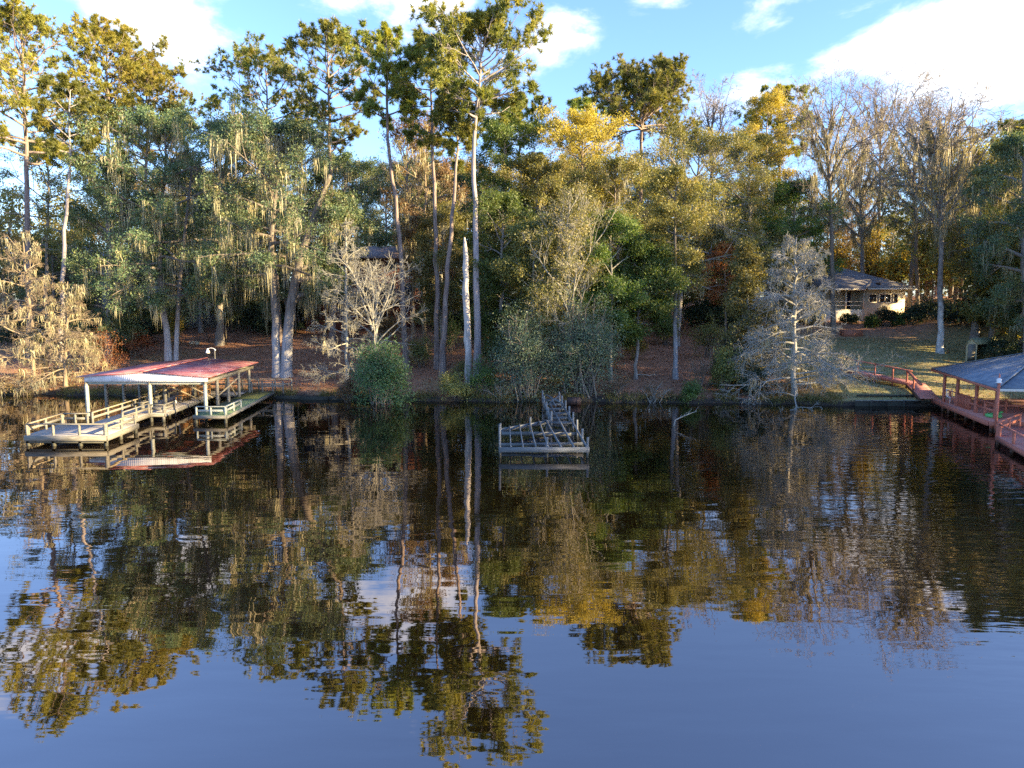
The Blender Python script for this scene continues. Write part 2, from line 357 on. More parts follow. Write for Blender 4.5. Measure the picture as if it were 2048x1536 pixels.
t = N('ShaderNodeTexCoord'); sp = N('ShaderNodeSeparateXYZ'); LK(t.outputs['Object'], sp.inputs[0]); h = math_('SINE', math_('MULTIPLY', sp.outputs[0], 2*PI/.13))
n_ = noise(coords((1, 1, .3)), 4, 5); pbr(ramp(n_, (.3, (.52, .54, .54)), (.6, (.74, .76, .77))), .6, bump(h, .15, .02))

# ground: one sheet
m = M['ground'] = mat('ground_litter_and_lawn')
v = coords(); big = noise(v, .12, 4, .6); mid = noise(v, .9, 6, .65); fine = noise(v, 9, 6, .7)
lit = ramp(math_('ADD', math_('MULTIPLY', mid, .5), math_('MULTIPLY', fine, .5)), (.3, (.13, .066, .04)), (.5, (.33, .165, .095)), (.7, (.46, .265, .16)))
grs = ramp(math_('ADD', math_('MULTIPLY', mid, .5), math_('MULTIPLY', fine, .5)), (.3, (.15, .155, .055)), (.5, (.27, .265, .11)), (.7, (.40, .36, .18)))
t = N('ShaderNodeTexCoord'); sp = N('ShaderNodeSeparateXYZ'); LK(t.outputs['Object'], sp.inputs[0])
mr = N('ShaderNodeMapRange', interpolation_type='SMOOTHSTEP', ins={'From Min': 20.0, 'From Max': 26.0}); LK(sp.outputs[0], mr.inputs['Value'])
my = N('ShaderNodeMapRange', interpolation_type='SMOOTHSTEP', ins={'From Min': 80.0, 'From Max': 70.0}); LK(sp.outputs[1], my.inputs['Value'])
lawn = math_('MULTIPLY', mr.outputs[0], my.outputs[0])
patch = N('ShaderNodeMapRange', interpolation_type='SMOOTHSTEP', ins={'From Min': .50, 'From Max': .62}); LK(math_('ADD', math_('MULTIPLY', big, .7), math_('MULTIPLY', mid, .3)), patch.inputs['Value'])
g1 = math_('ADD', math_('MULTIPLY', lawn, .85), math_('MULTIPLY', patch.outputs[0], .4), clamp=True)
bare = N('ShaderNodeMapRange', interpolation_type='SMOOTHSTEP', ins={'From Min': .52, 'From Max': .66}); LK(mid, bare.inputs['Value'])
g1 = math_('SUBTRACT', g1, math_('MULTIPLY', bare.outputs[0], .35), clamp=True)
wet = N('ShaderNodeMapRange', interpolation_type='SMOOTHSTEP', ins={'From Min': .42, 'From Max': .22}); LK(math_('ADD', sp.outputs[2], math_('MULTIPLY_ADD', mid, .3, -.15)), wet.inputs['Value'])
pbr(mixc(wet.outputs[0], mixc(g1, lit, grs), (.035, .028, .02)), .95, bump(fine, .8, .06))
# water
m = M['water'] = mat('dark_tannin_water')
v1 = coords((.55, 1.5, 1)); v2 = coords((.5, 1.7, 1), rot=(0, 0, .12)); v3 = coords((.25, .55, 1), rot=(0, 0, -.2))
wa = noise(v1, .8, 1.5, .4, .4); wb = noise(v2, 1.4, 2, .5); wc = noise(v3, .8, 2)
t = N('ShaderNodeTexCoord'); sp = N('ShaderNodeSeparateXYZ'); LK(t.outputs['Object'], sp.inputs[0])
bx = N('ShaderNodeMapRange', interpolation_type='SMOOTHSTEP', ins={'From Min': 4.0, 'From Max': 20.0, 'To Min': .45, 'To Max': 3.0}); LK(sp.outputs[0], bx.inputs['Value'])
pt = N('ShaderNodeMapRange', ins={'From Min': .35, 'From Max': .65, 'To Min': .2, 'To Max': 1.6}); LK(noise(coords((.10, .16, 1)), 1, 3), pt.inputs['Value'])
amp = math_('MULTIPLY', bx.outputs[0], pt.outputs[0])
h = math_('ADD', math_('MULTIPLY', wa, .55), math_('MULTIPLY', wc, 1.3)); h = math_('ADD', h, math_('MULTIPLY', math_('MULTIPLY', wb, .5), amp))
bn = bump(h, 1.0, .010)
pbr((.005, .0035, .0015), .012, bn, **{'IOR': 3.5, 'Specular Tint': (1, .88, .84, 1)})

# ------------------------------------------------------------------ setting
def st(o): o['kind'] = 'structure'; return o
xs = np.concatenate([np.linspace(-900, -110, 16), np.arange(-108, 108.1, .7), np.linspace(110, 900, 16)])
ys_ = np.concatenate([np.arange(-60, 46, 1.5), np.arange(46, 58, .3), np.arange(58, 100, .8), np.linspace(101, 180, 30), np.linspace(190, 1200, 18)])
X, Y = np.meshgrid(xs, ys_); Z = gz(X, Y)
g = Geo(); nx, ny = len(xs), len(ys_); I = np.arange(nx*ny).reshape(ny, nx)
g.add(np.stack([X, Y, Z], -1), np.stack([I[:-1, :-1], I[:-1, 1:], I[1:, 1:], I[1:, :-1]], -1))
st(g.build('ground', M['ground'], smooth=True))
g = Geo(); g.add([(-900, -500, 0), (900, -500, 0), (900, 62, 0), (-900, 62, 0)], [[0, 1, 2, 3]]); st(g.build('lake_water', M['water']))

# ------------------------------------------------------------------ trees
def env(style, t):
    if style == 'pine': return .45+.62*np.sin(PI*np.clip(t*.85+.1, 0, 1))
    if style == 'umbrella': return np.clip(1.25-.85*t, .3, 1.2)
    if style == 'oak': return .62+.5*np.sin(PI*np.clip(t*.72+.18, 0, 1))
    if style == 'cone': return 1.12-.98*t
    if style == 'vase': return .55+.5*np.sin(PI*np.clip(t*.6+.25, 0, 1))
    return np.ones_like(t)
STY = {  # n1, k, elevation low->high (deg from vertical), tropism, n2, n3, n4
 'pine':     dict(n1=24, a=(88, 40), trop=.4, n2=7, n3=6),
 'umbrella': dict(n1=17, a=(62, 18), trop=.25, n2=9, n3=7),
 'oak':      dict(n1=22, a=(100, 30), trop=-.4, n2=8, n3=6),
 'cone':     dict(n1=46, a=(98, 48), trop=-.3, n2=9, n3=7, n4=4),
 'vase':     dict(n1=20, a=(58, 18), trop=.35, n2=8, n3=5, n4=2),
}
def tree(name, label, cat, px, Y, top, low, half, style, leaf=None, bark='oak_bark', seed=0, base_px=None, via=None, r=.25, moss=0, mossl=(.5, 1.8), fol=1.0,
         group=None, lsize=.17, n1=None, extra=None, shift=0, twig_r=.010, dens=1.0, at_ground=None, flare=1.5):
    """A tree measured off the photograph: px = crown centre, Y = distance, top/low = picture heights of crown, half = half width."""
    rng = np.random.default_rng(seed+1000); mpp = Y/FPX
    if style == 'pine': top += 20
    bx_ = at_Y(base_px if base_px is not None else px, 700, Y)[0]; base = gpt(bx_, Y); base[2] -= .08
    tp = at_Y(px, top, Y)-base; lo = at_Y(px, low, Y)[2]-base[2]; H = tp[2]; half_m = half*mpp; lo = max(lo, .3)
    root = thing(name, label, cat, base, 0, group)
    s = STY[style]; n1_ = int((n1 or s['n1'])*(1.15 if style == 'pine' else 1))
    ctl = [(0, 0, -.1), (0, 0, .6)] + [tuple(np.array(at_Y(v[0], v[1], Y))-base) for v in (via or [])] + [(tp[0]*.92, 0, H*.8), tuple(tp)]
    if not via: ctl.insert(2, (tp[0]*.35+rng.normal()*.15, rng.normal()*.2, H*.4))
    ctl = np.array(ctl, float); zz = np.linspace(-.1, H*(.985 if style not in ('vase', 'umbrella') else .8), 18)
    o_ = np.argsort(ctl[:, 2]); ctl = ctl[o_]
    tx = np.interp(zz, ctl[:, 2], ctl[:, 0]); ty = np.interp(zz, ctl[:, 2], ctl[:, 1])
    for _ in range(2): tx[1:-1] = (tx[:-2]+2*tx[1:-1]+tx[2:])/4
    tx[2:] += rng.normal(size=16)*.05
    TP = np.stack([tx, ty, zz], 1)[None]; f = np.clip(zz/H, 0, 1)
    TR = (r*(1-f)**.75*.92+.03); TR[0] *= flare; TR[1] *= 1+(flare-1)*.35; TR = TR[None]
    gt = Geo(); tubes(gt, TP, TR, 9)
    ex = []
    for e in (extra or []):               # second stems: list of (px, py) waypoints
        pts = np.array([at_Y(a, b, Y+c)-base for a, b, c in e[0]]); pts = np.concatenate([pts[:1]-[[0, 0, .6]], pts]) if pts[0][2] < 1.0 else pts; kz = np.linspace(0, 1, 10)
        P = np.stack([np.interp(kz, np.linspace(0, 1, len(pts)), pts[:, i]) for i in range(3)], 1)
        for _ in range(2): P[1:-1] = (P[:-2]+2*P[1:-1]+P[2:])/4
        rr = e[1]*np.linspace(1, .4, 10); rr[0] *= 1.25
        tubes(gt, P[None], rr[None], 8); ex.append((P, rr))
    # primary limbs
    fr = np.sort(rng.uniform(0, 1, n1_)**(.9)); fr = (np.arange(n1_)+rng.uniform(0, 1, n1_))/n1_
    hgt = lo+(H-lo)*(.02+.93*fr); tt = (hgt+.1)/(zz[-1]+.1)
    if style == 'vase': tt = tt*.78; hgt = tt*(zz[-1]+.1)-.1
    az = np.arange(n1_)*2.4+rng.uniform(-.5, .5, n1_)
    L = half_m*env(style, fr)*rng.uniform(.72, 1.2, n1_)*(1.08 if style == 'pine' else 1.)
    ang = R_(1)*(s['a'][0]+(s['a'][1]-s['a'][0])*fr)+rng.normal(size=n1_)*.12
    L = L/np.maximum(np.sin(np.clip(ang, .5, 1.6)), .55)
    L = np.minimum(L, (H-hgt)/np.maximum(np.cos(np.minimum(ang, 1.45)), .12)*(.85 if style != 'pine' else .8)+half_m*.22)
    if style == 'umbrella':
        ph_ = R_(1)*(4+80*fr); ph_ = ph_[rng.permutation(n1_)]; h0 = lo+(H-lo)*(.02+.3*(ph_/1.5)); hgt = h0
        tt = (h0+.1)/(zz[-1]+.1); ex_ = half_m*np.cos(ph_); ez_ = lo+(H*.98-lo)*(.12+.88*np.sin(ph_))-h0; L = np.hypot(ex_, ez_)*rng.uniform(.9, 1.02, n1_); ang = np.arctan2(ex_, ez_)+.12
    P1, R1 = sprout(rng, TP, TR, np.zeros(n1_, int), tt, L, ang, az=az, k=7, trop=s['trop'], wig=.13, r=r*.42, taper=.18)
    if shift: P1[..., 0] += (np.linspace(0, 1, 7)[None]*shift*mpp)
    for P, rr in ex:
        m_ = max(5, n1_//3); t_ = rng.uniform(.45, 1, m_)
        p_, r_ = sprout(rng, P[None], rr[None], np.zeros(m_, int), t_, half_m*.7*rng.uniform(.6, 1.1, m_), rng.uniform(.7, 1.5, m_), k=7, trop=s['trop'], r=rr[0]*.4, taper=.2)
        P1 = np.concatenate([P1, p_]); R1 = np.concatenate([R1, r_])
    tubes(gt, P1, R1, 6)
    P2, R2 = kids(rng, P1, R1, s['n2'], .25, 1., .42, 28, 62, k=5, trop=s['trop']*.5, wig=.16, r=.05, taper=.3)
    tubes(gt, P2, R2, 4)
    P3, R3 = kids(rng, P2, R2, max(1, int(s['n3']*dens)), .2, 1., .5, 25, 65, k=4, trop=s['trop']*.5, wig=.2, r=max(.02, twig_r), taper=.5)
    tubes(gt, P3, np.maximum(R3, twig_r*.8), 3)
    bare = leaf is None or 'n4' in s
    if 'n4' in s:
        P4, R4 = kids(rng, P3, R3, s['n4'], .2, 1., .75, 20, 60, k=4, trop=s['trop']*.8, wig=.16, r=twig_r, taper=.6)
        tubes(gt, P4, np.maximum(R4, twig_r*.7), 3); tipsP = P4
    else: tipsP = P3
    gt.build('trunk', M[bark], root, smooth=True)
    if leaf:
        gl = Geo()
        if style in ('pine', 'umbrella'):
            c, d = along(rng, tipsP, max(1, int(2*fol)), .35, 1.); needles(gl, rng, c, d, 13, .36, .065)
            c2 = tipsP[:, -1]; needles(gl, rng, c2, nrm(tipsP[:, -1]-tipsP[:, -2]), 18, .42, .07)
        else:
            c, d = along(rng, tipsP, 3, .1, 1.05)
            if fol < 1: c = c[rng.random(len(c)) < fol]
            leaves(gl, rng, c, max(3, int(15*max(1, fol))), (.3, .3, .22), lsize*.92)
        gl.build('crown', M[leaf], root)
    if moss:
        A, _ = along(rng, P2 if style != 'vase' else P2[P2[:, 0, 2] < lo+(H-lo)*.55], 3, .2, 1.); A = A[rng.random(len(A)) < moss*.3]
        B, _ = along(rng, P1, 16 if style == 'vase' else 8, .1, .6 if style == 'vase' else 1.); B = B[rng.random(len(B)) < moss*(1.1 if style == 'vase' else .8)]
        gm = Geo(); moss_strands(gm, rng, np.concatenate([A, B]), 9, mossl[0]*.5, mossl[1]*(1.25 if style == 'vase' else 1), .075)
        gm.build('spanish_moss', M['moss'], root)
    return root
def shrub(name, label, cat, pos, wx, h, leaf='dark_leaf', seed=0, n=260, lsize=.16, wy=None, group=None, bark='twig_brown', droop=0., per=14, sag=.0, skirt=.12):
    rng = np.random.default_rng(seed+5000); wy = wy or wx; root = thing(name, label, cat, pos, 0, group)
    ns = max(9, int(n/18)); z0 = np.tile(np.array([[0, 0, -.1]]), (ns, 1))+rng.normal(size=(ns, 3))*np.array([wx*.18, wy*.18, 0])
    az = np.arange(ns)*2.4; rr = np.sqrt(rng.uniform(.02, 1, ns)); zt = h*np.sqrt(np.clip(1.05-rr**2*.9, .05, 1))*rng.uniform(.75, 1.08, ns)
    tip = np.stack([wx*rr*np.cos(az), wy*rr*np.sin(az), zt*(1-droop*rr)-sag*rr], 1); f = np.linspace(0, 1, 6)[None, :, None]
    P1 = z0[:, None]*(1-f)+tip[:, None]*f; P1[..., 2] += (np.sin(f*PI)*h*.15)[..., 0]; P1[:, 1:] += rng.normal(size=P1[:, 1:].shape)*.05*h/3
    R1 = np.full((ns, 1), .03*max(1, h/3))*np.linspace(1, .3, 6)[None]
    gt = Geo(); tubes(gt, P1, R1, 5)
    P2, R2 = kids(rng, P1, R1, 7, .25, 1., .28, 25, 70, k=4, wig=.2, trop=-.1, r=.02); tubes(gt, P2, np.maximum(R2, .008), 3)
    gt.build('stems', M[bark], root)
    c, _ = along(rng, P2, 3, .2, 1.1); c = c[rng.random(len(c)) < .85]
    if skirt:
        m_ = int(len(c)*skirt); th = rng.uniform(0, 2*PI, m_); rr_ = rng.uniform(.55, 1.05, m_); zf = rng.uniform(.0, .55, m_)
        c = np.concatenate([c, np.stack([wx*rr_*np.cos(th)*(1-zf*.2), wy*rr_*np.sin(th)*(1-zf*.2), h*zf], 1)])
    gl = Geo(); leaves(gl, rng, c, per, (.17*max(wx, 1)/2+.08, .17*max(wy, 1)/2+.08, .09*h/2+.06), lsize)
    gl.build('foliage', M[leaf], root); return root
def dup(root, loc, rz, sc, label=None, group=None):
    r = root.copy(); C.objects.link(r); r.location = [float(a) for a in loc]; r.rotation_euler = (0, 0, rz); r.scale = sc
    if label: r['label'] = label
    if group: r['group'] = group
    for ch in root.children:
        c = ch.copy(); C.objects.link(c); c.parent = r
    return r

PG = 'tall pines above the wood'
tree('pine_tree', 'tall pine at the far left edge, open golden crown with many bare lower limbs', 'tree', 40, 70, 15, 330, 105, 'pine', 'pine_sun_tint', 'pine_bark', 1, base_px=62, r=.34, group=PG, n1=32)
tree('pine_tree', 'slender pine with a pale leaning trunk left of the dark oaks', 'tree', 142, 61, 150, 330, 55, 'pine', 'pine_leaf', 'pale_pine_bark', 2, base_px=118, via=[(128, 470), (136, 250)], r=.21, group=PG, n1=13)
tree('pine_tree', 'rounded bright pine second from the left, crown reaching almost to the cloud', 'tree', 212, 78, 50, 300, 92, 'pine', 'pine_sun_tint', 'pine_bark', 3, base_px=225, r=.33, group=PG, n1=32)
tree('pine_tree', 'sunlit yellow green pine sloping down beside the small white cloud', 'tree', 292, 82, 115, 330, 85, 'pine', 'pine_sun_tint', 'pine_bark', 4, r=.3, group=PG, n1=32)
tree('pine_tree', 'layered pine with flat crown above the mossy twin oak', 'tree', 530, 76, 108, 330, 105, 'pine', 'pine_leaf', 'pine_bark', 5, base_px=560, r=.3, group=PG, n1=20)
tree('pine_tree', 'pine with a pointed rounded head left of the crooked pine', 'tree', 655, 70, 52, 310, 88, 'pine', 'pine_leaf', 'pine_bark', 6, base_px=665, r=.3, group=PG, n1=24)
tree('pine_tree', 'crooked pine with an S curved trunk and small tuft crown', 'tree', 770, 64, 48, 260, 62, 'pine', 'pine_leaf', 'pine_bark', 7, base_px=812, via=[(800, 480), (782, 320), (764, 215)], r=.26, group=PG, n1=16)
tree('pine_tree', 'thin straight pine half hidden by the tallest pine crown', 'tree', 862, 63, 62, 300, 66, 'pine', 'pine_leaf', 'pine_bark', 8, base_px=874, via=[(872, 480)], r=.24, group=PG, n1=18)
tree('pine_tree', 'tallest pine, straight grey trunk by the dead snag with wide crown', 'tree', 962, 58, 32, 245, 112, 'pine', 'pine_leaf', 'pale_pine_bark', 9, base_px=955, via=[(953, 600), (948, 380), (945, 220)], r=.31, group=PG, n1=32)
tree('pine_tree', 'leaning pine trunk just left of the tallest pine, low crown', 'tree', 918, 60, 170, 330, 45, 'pine', 'pine_leaf', 'pine_bark', 10, base_px=884, via=[(895, 540), (914, 330)], r=.26, group=PG, n1=12)
tree('pine_tree', 'umbrella shaped pine standing alone against the sky right of centre', 'tree', 1288, 78, 112, 268, 122, 'umbrella', 'pine_leaf', 'pine_bark', 11, base_px=1274, r=.36, group=PG, n1=32)
tree('pine_tree', 'dark pine behind the yellow treetop right of centre', 'tree', 1560, 88, 170, 330, 62, 'pine', 'pine_leaf', 'pine_bark', 12, r=.3, group=PG, n1=20)
tree('pine_tree', 'short pine just right of the tallest pine crown', 'tree', 1040, 84, 190, 330, 62, 'pine', 'pine_sun_tint', 'pine_bark', 13, r=.28, group=PG, n1=18)
tree('pine_tree', 'small dark pine top left of the umbrella pine', 'tree', 1170, 92, 190, 320, 42, 'pine', 'pine_leaf', 'pine_bark', 14, r=.25, group=PG, n1=14)
tree('pine_tree', 'dark pine cut by the right edge of the picture', 'tree', 2042, 80, 235, 400, 55, 'pine', 'pine_leaf', 'pine_bark', 15, r=.28, group=PG, n1=18)

OG = 'mossy live oaks'
tree('live_oak', 'live oak with two pale trunks and ivy behind the red boathouse roof', 'tree', 330, 65, 245, 600, 135, 'oak', 'oak_leaf', 'pale_oak_bark', 21, base_px=337, via=[(322, 560), (318, 430)], r=.3, moss=.8, mossl=(.8, 2.6), group=OG, n1=30,
     extra=[([(352, 716, 0), (356, 600, 0), (368, 480, 0), (385, 330, .5)], .26)])
tree('live_oak', 'big live oak with fluted grey double trunk and long moss by the bank', 'tree', 555, 61, 262, 560, 135, 'oak', 'oak_leaf', 'pale_oak_bark', 22, base_px=553, via=[(549, 600), (540, 470)], r=.38, moss=.95, mossl=(.9, 3.0), group=OG, n1=32,
     extra=[([(573, 747, 0), (573, 640, 0), (596, 520, 0), (625, 440, .3), (660, 350, .6)], .56)], flare=1.35)
tree('live_oak', 'dense dark evergreen oak between the leaning pine and twin trunk oak', 'tree', 215, 68, 330, 690, 78, 'oak', 'oak_leaf', 'oak_bark', 23, r=.3, moss=.25, group=OG, n1=30, fol=1.4)
tree('live_oak', 'shaded mossy oak behind, between the two grey trunked oaks', 'tree', 440, 76, 270, 590, 110, 'oak', 'oak_leaf', 'oak_bark', 24, r=.38, moss=.9, mossl=(.8, 2.4), group=OG, n1=28)
tree('live_oak', 'dark oak hung with moss filling the right edge above the shed', 'tree', 2050, 60, 290, 640, 90, 'oak', 'oak_leaf', 'oak_bark', 25, base_px=2060, r=.4, moss=.8, mossl=(.6, 2.2), group=OG, n1=30, fol=1.3)
tree('live_oak', 'broad olive oak filling the middle right below the umbrella pine', 'tree', 1400, 72, 285, 600, 125, 'oak', 'olive_leaf', 'oak_bark', 26, base_px=1352, r=.3, moss=.5, group=OG, n1=30)
tree('live_oak', 'mossy oak left of the crooked pine, above the brown house', 'tree', 690, 78, 330, 480, 95, 'oak', 'oak_leaf', 'oak_bark', 27, r=.3, moss=.7, group=OG, n1=26)
tree('live_oak', 'olive oak in front of the bare treetops right of the broad oak', 'tree', 1500, 79, 290, 560, 90, 'oak', 'olive_leaf', 'oak_bark', 28, r=.3, moss=.35, group=OG, n1=26)
tree('live_oak', 'gnarled mossy tree with leaning grey trunk above the garden shed', 'tree', 1965, 70, 320, 530, 75, 'oak', 'olive_leaf', 'oak_bark', 29, base_px=1948, r=.34, moss=.9, mossl=(.6, 2.0), group=OG, n1=20, fol=.7)
LG = 'leafy trees of the wood'
tree('leafy_tree', 'dark green leafy tree right of the tallest pine trunk, reaching low', 'tree', 1005, 61, 400, 690, 62, 'oak', 'green_leaf', 'oak_bark', 31, r=.2, group=LG, n1=30, fol=1.2)
tree('leafy_tree', 'bright green leafy tree left of the pale pole trunk in the middle right', 'tree', 1290, 59, 490, 670, 62, 'oak', 'green_leaf', 'oak_bark', 32, base_px=1272, r=.14, group=LG, n1=26, fol=1.2)
tree('leafy_tree', 'golden yellow tree glowing in front of the small dark pine', 'tree', 1165, 72, 242, 430, 95, 'oak', 'gold_leaf', 'twig_tan', 33, r=.25, group=LG, n1=28, fol=.7)
tree('leafy_tree', 'yellow treetop in front of the dark pine right of centre', 'tree', 1535, 84, 195, 400, 48, 'oak', 'gold_leaf', 'oak_bark', 34, r=.22, group=LG, n1=22)
tree('leafy_tree', 'lime green tree beside the crown of the tallest pine', 'tree', 1010, 74, 240, 420, 62, 'oak', 'green_leaf', 'oak_bark', 35, r=.22, group=LG, n1=22)
tree('leafy_tree', 'olive brown tree under the golden tree', 'tree', 1075, 70, 330, 600, 85, 'oak', 'olive_leaf', 'twig_brown', 36, r=.22, moss=.25, group=LG, n1=28, fol=.8)
tree('leafy_tree', 'green tree in front of the left roof slope of the beige house', 'tree', 1590, 80, 375, 520, 78, 'oak', 'green_leaf', 'oak_bark', 37, r=.2, group=LG, n1=24, fol=.9)
tree('leafy_tree', 'small rust red tree right of the broad olive oak', 'tree', 1450, 74, 500, 590, 42, 'oak', 'rust_leaf', 'twig_brown', 38, r=.1, group=LG, n1=18, fol=.6)
tree('leafy_tree', 'brown leaved tree between the thin pine and the brown house roof', 'tree', 850, 70, 255, 560, 62, 'oak', 'brown_leaf', 'twig_tan', 39, r=.2, moss=.8, group=LG, n1=24, fol=.55)
tree('leafy_tree', 'olive tree behind the pale trunked pine at far left', 'tree', 95, 84, 300, 520, 95, 'oak', 'olive_leaf', 'oak_bark', 40, r=.25, group=LG, n1=26)
tree('leafy_tree', 'thin pole trunk with a light olive crown right of the green tree', 'tree', 1352, 58.5, 350, 560, 55, 'oak', 'olive_leaf', 'pale_oak_bark', 41, r=.19, group=LG, n1=18, fol=.7, via=[(1350, 560)])
tree('leafy_tree', 'olive tree above the rust red tree', 'tree', 1230, 68, 330, 560, 75, 'oak', 'olive_leaf', 'twig_brown', 42, r=.2, group=LG, n1=26, fol=.8, moss=.4)
tree('leafy_tree', 'yellow green leafy tree left of the tall hazy cypress behind the broken dock', 'tree', 1068, 57.5, 450, 690, 52, 'oak', 'olive_leaf', 'twig_mid', 43, r=.13, group=LG, n1=24, fol=.9)
tree('leafy_tree', 'leafy green tree between hazy cypress and bright green tree', 'tree', 1222, 58, 440, 680, 58, 'oak', 'green_leaf', 'twig_mid', 44, r=.14, group=LG, n1=26)
tree('leafy_tree', 'low olive tree between the thin pine and the dead snag', 'tree', 885, 66, 420, 640, 50, 'oak', 'olive_leaf', 'twig_mid', 45, r=.14, group=LG, n1=22, moss=.6)
BG = 'bare cypresses on the bank'
tree('bare_cypress', 'tan bare cypress in a tangle of twigs at the left edge', 'tree', 45, 57.4, 470, 760, 120, 'cone', None, 'twig_tan', 51, base_px=62, r=.17, moss=.35, mossl=(.3, 1.0), group=BG, n1=34)
tree('bare_cypress', 'bare tan cypress just left of the boathouse, low feathery twigs', 'tree', 135, 58, 560, 770, 95, 'cone', None, 'twig_tan', 52, base_px=126, r=.15, moss=.5, mossl=(.3, 1.1), group=BG, n1=30)
tree('bare_cypress', 'forked pale bare tree behind the round green bank shrub', 'tree', 752, 57, 530, 690, 90, 'vase', None, 'twig_grey', 53, base_px=748, r=.16, group=BG, n1=16,
     extra=[([(746, 660, 0), (728, 610, .2), (712, 560, .4), (690, 520, .5)], .1), ([(750, 650, 0), (775, 600, 0), (790, 545, 0)], .08)])
tree('bare_cypress', 'feathery grey cypress in front of the brown house', 'tree', 692, 58, 430, 770, 88, 'cone', None, 'twig_grey', 54, n1=40, r=.13, moss=.1, mossl=(.3, 1.0), group=BG)
tree('bare_cypress', 'tall hazy grey cypress in the middle behind the broken dock', 'tree', 1135, 55.5, 390, 700, 95, 'vase', 'olive_leaf', 'twig_mid', 55, r=.2, moss=.12, group=BG, n1=26, fol=.16)
tree('bare_cypress', 'big pale bare cypress spreading over the water left of the lawn', 'tree', 1592, 52.6, 470, 795, 142, 'cone', None, 'twig_pale', 56, r=.2, moss=.2, mossl=(.3, 1.2), group=BG, n1=70)
tree('bare_cypress', 'thin bare grey tree between the olive oak and the big pale cypress', 'tree', 1495, 57, 480, 730, 60, 'cone', 'olive_leaf', 'twig_grey', 57, r=.12, group=BG, fol=.06)
TG = 'tall bare trees on the right'
tree('bare_tree', 'tall bare tree with white lichen on its foot on the right lawn', 'tree', 1890, 66, 180, 400, 112, 'vase', None, 'lichen_bark', 61, base_px=1880, via=[(1882, 480)], r=.27, moss=.7, group=TG, n1=26, twig_r=.02)
tree('bare_tree', 'bare tree with dark forking limbs left of the big white cloud', 'tree', 1655, 77, 150, 400, 92, 'vase', None, 'twig_brown', 62, base_px=1665, r=.26, moss=.6, group=TG, n1=22, twig_r=.02)
tree('bare_tree', 'bare tree fanning its twigs against the middle of the white cloud', 'tree', 1765, 101, 145, 330, 90, 'vase', None, 'twig_brown', 63, base_px=1745, r=.27, moss=.7, group=TG, n1=22, twig_r=.02)
tree('bare_tree', 'thin bare tree right of the umbrella pine against the sky', 'tree', 1425, 92, 140, 290, 62, 'vase', None, 'twig_brown', 64, r=.22, group=TG, n1=20, twig_r=.022)
tree('bare_tree', 'bare mossy tree over the roof of the beige house', 'tree', 1720, 96, 250, 470, 80, 'vase', None, 'oak_bark', 65, r=.3, moss=.95, group=TG, n1=20, twig_r=.02)
tree('bare_tree', 'bare mossy tree behind the white lichen tree', 'tree', 1830, 88, 195, 450, 85, 'vase', None, 'twig_brown', 66, r=.26, moss=.8, group=TG, n1=22, twig_r=.02)
tree('bare_tree', 'bare whitish tree with moss left of the tallest pine', 'tree', 825, 72, 330, 520, 55, 'vase', None, 'twig_tan', 67, r=.18, moss=.6, group=TG, n1=18)
tree('bare_tree', 'bare twigs beside the small tuft crown of the crooked pine', 'tree', 812, 92, 205, 330, 42, 'vase', None, 'twig_brown', 68, r=.18, group=TG, n1=14, twig_r=.022)

# trees of the wood behind: prototypes, then copies
protos = []
for i, (nm, lb, ct, sty, lf, bk, ms, fo) in enumerate([
    ('woodland_oak', 'dark oak in the wood behind, one of the back rows', 'tree', 'oak', 'oak_leaf', 'oak_bark', .5, 1.1),
    ('woodland_oak', 'olive oak in the wood behind, one of the back rows', 'tree', 'oak', 'olive_leaf', 'oak_bark', .5, 1.0),
    ('woodland_gold_tree', 'yellow leaved tree in the wood behind, one of the back rows', 'tree', 'oak', 'gold_leaf', 'twig_tan', 0, .75),
    ('woodland_brown_tree', 'brown leaved tree in the wood behind, one of the back rows', 'tree', 'oak', 'brown_leaf', 'twig_tan', .6, .7)]):
    t_ = tree(nm, lb, ct, 1024, 100, 275, 560, 95, sty, lf, bk, 80+i, r=.3, moss=ms, fol=fo, group=lb.split(' in ')[0].replace(' leaved', '')+'s of the back rows', n1=26, lsize=.2)
    protos.append((t_, float(at_Y(1024, 275, 100)[2]-gz(0, 100))))
rb = random.Random(4)
used = [0]*4
def back(px, Y, top, k, wide=1.0):
    x = at_Y(px, 600, Y)[0]; H = at_Y(px, top, Y)[2]-float(gz(x, Y)); s_ = H/protos[k][1]; loc = gpt(x, Y); rz = rb.uniform(0, 6.28)
    sc = (s_*wide, s_*wide, s_)
    if not used[k]:
        o = protos[k][0]; o.location = loc; o.rotation_euler = (0, 0, rz); o.scale = sc; used[k] = 1
    else: dup(protos[k][0], loc, rz, sc)
def skyline(px):
    return float(np.interp(px, [-300, 0, 120, 200, 420, 520, 700, 800, 950, 1100, 1250, 1400, 1500, 1600, 1700, 1850, 2048, 2350], [430, 420, 400, 340, 280, 290, 320, 290, 275, 262, 280, 290, 300, 320, 330, 330, 320, 330]))
for row, (Y, n, dt) in enumerate([(94, 24, 60), (108, 26, 25), (126, 26, 0)]):
    for i in range(n):
        px = -260+(i+.5+rb.uniform(-.35, .35))*2570/n
        k = rb.choices([0, 1, 2, 3], [3, 4, 1.7, 1.6])[0]
        if 1640 < px < 1850 and row == 0 or (560 < px < 860 and row == 0): continue
        back(px, Y+rb.uniform(-4, 4), skyline(px)+dt+42+rb.uniform(-8, 45), k, rb.uniform(.95, 1.25))
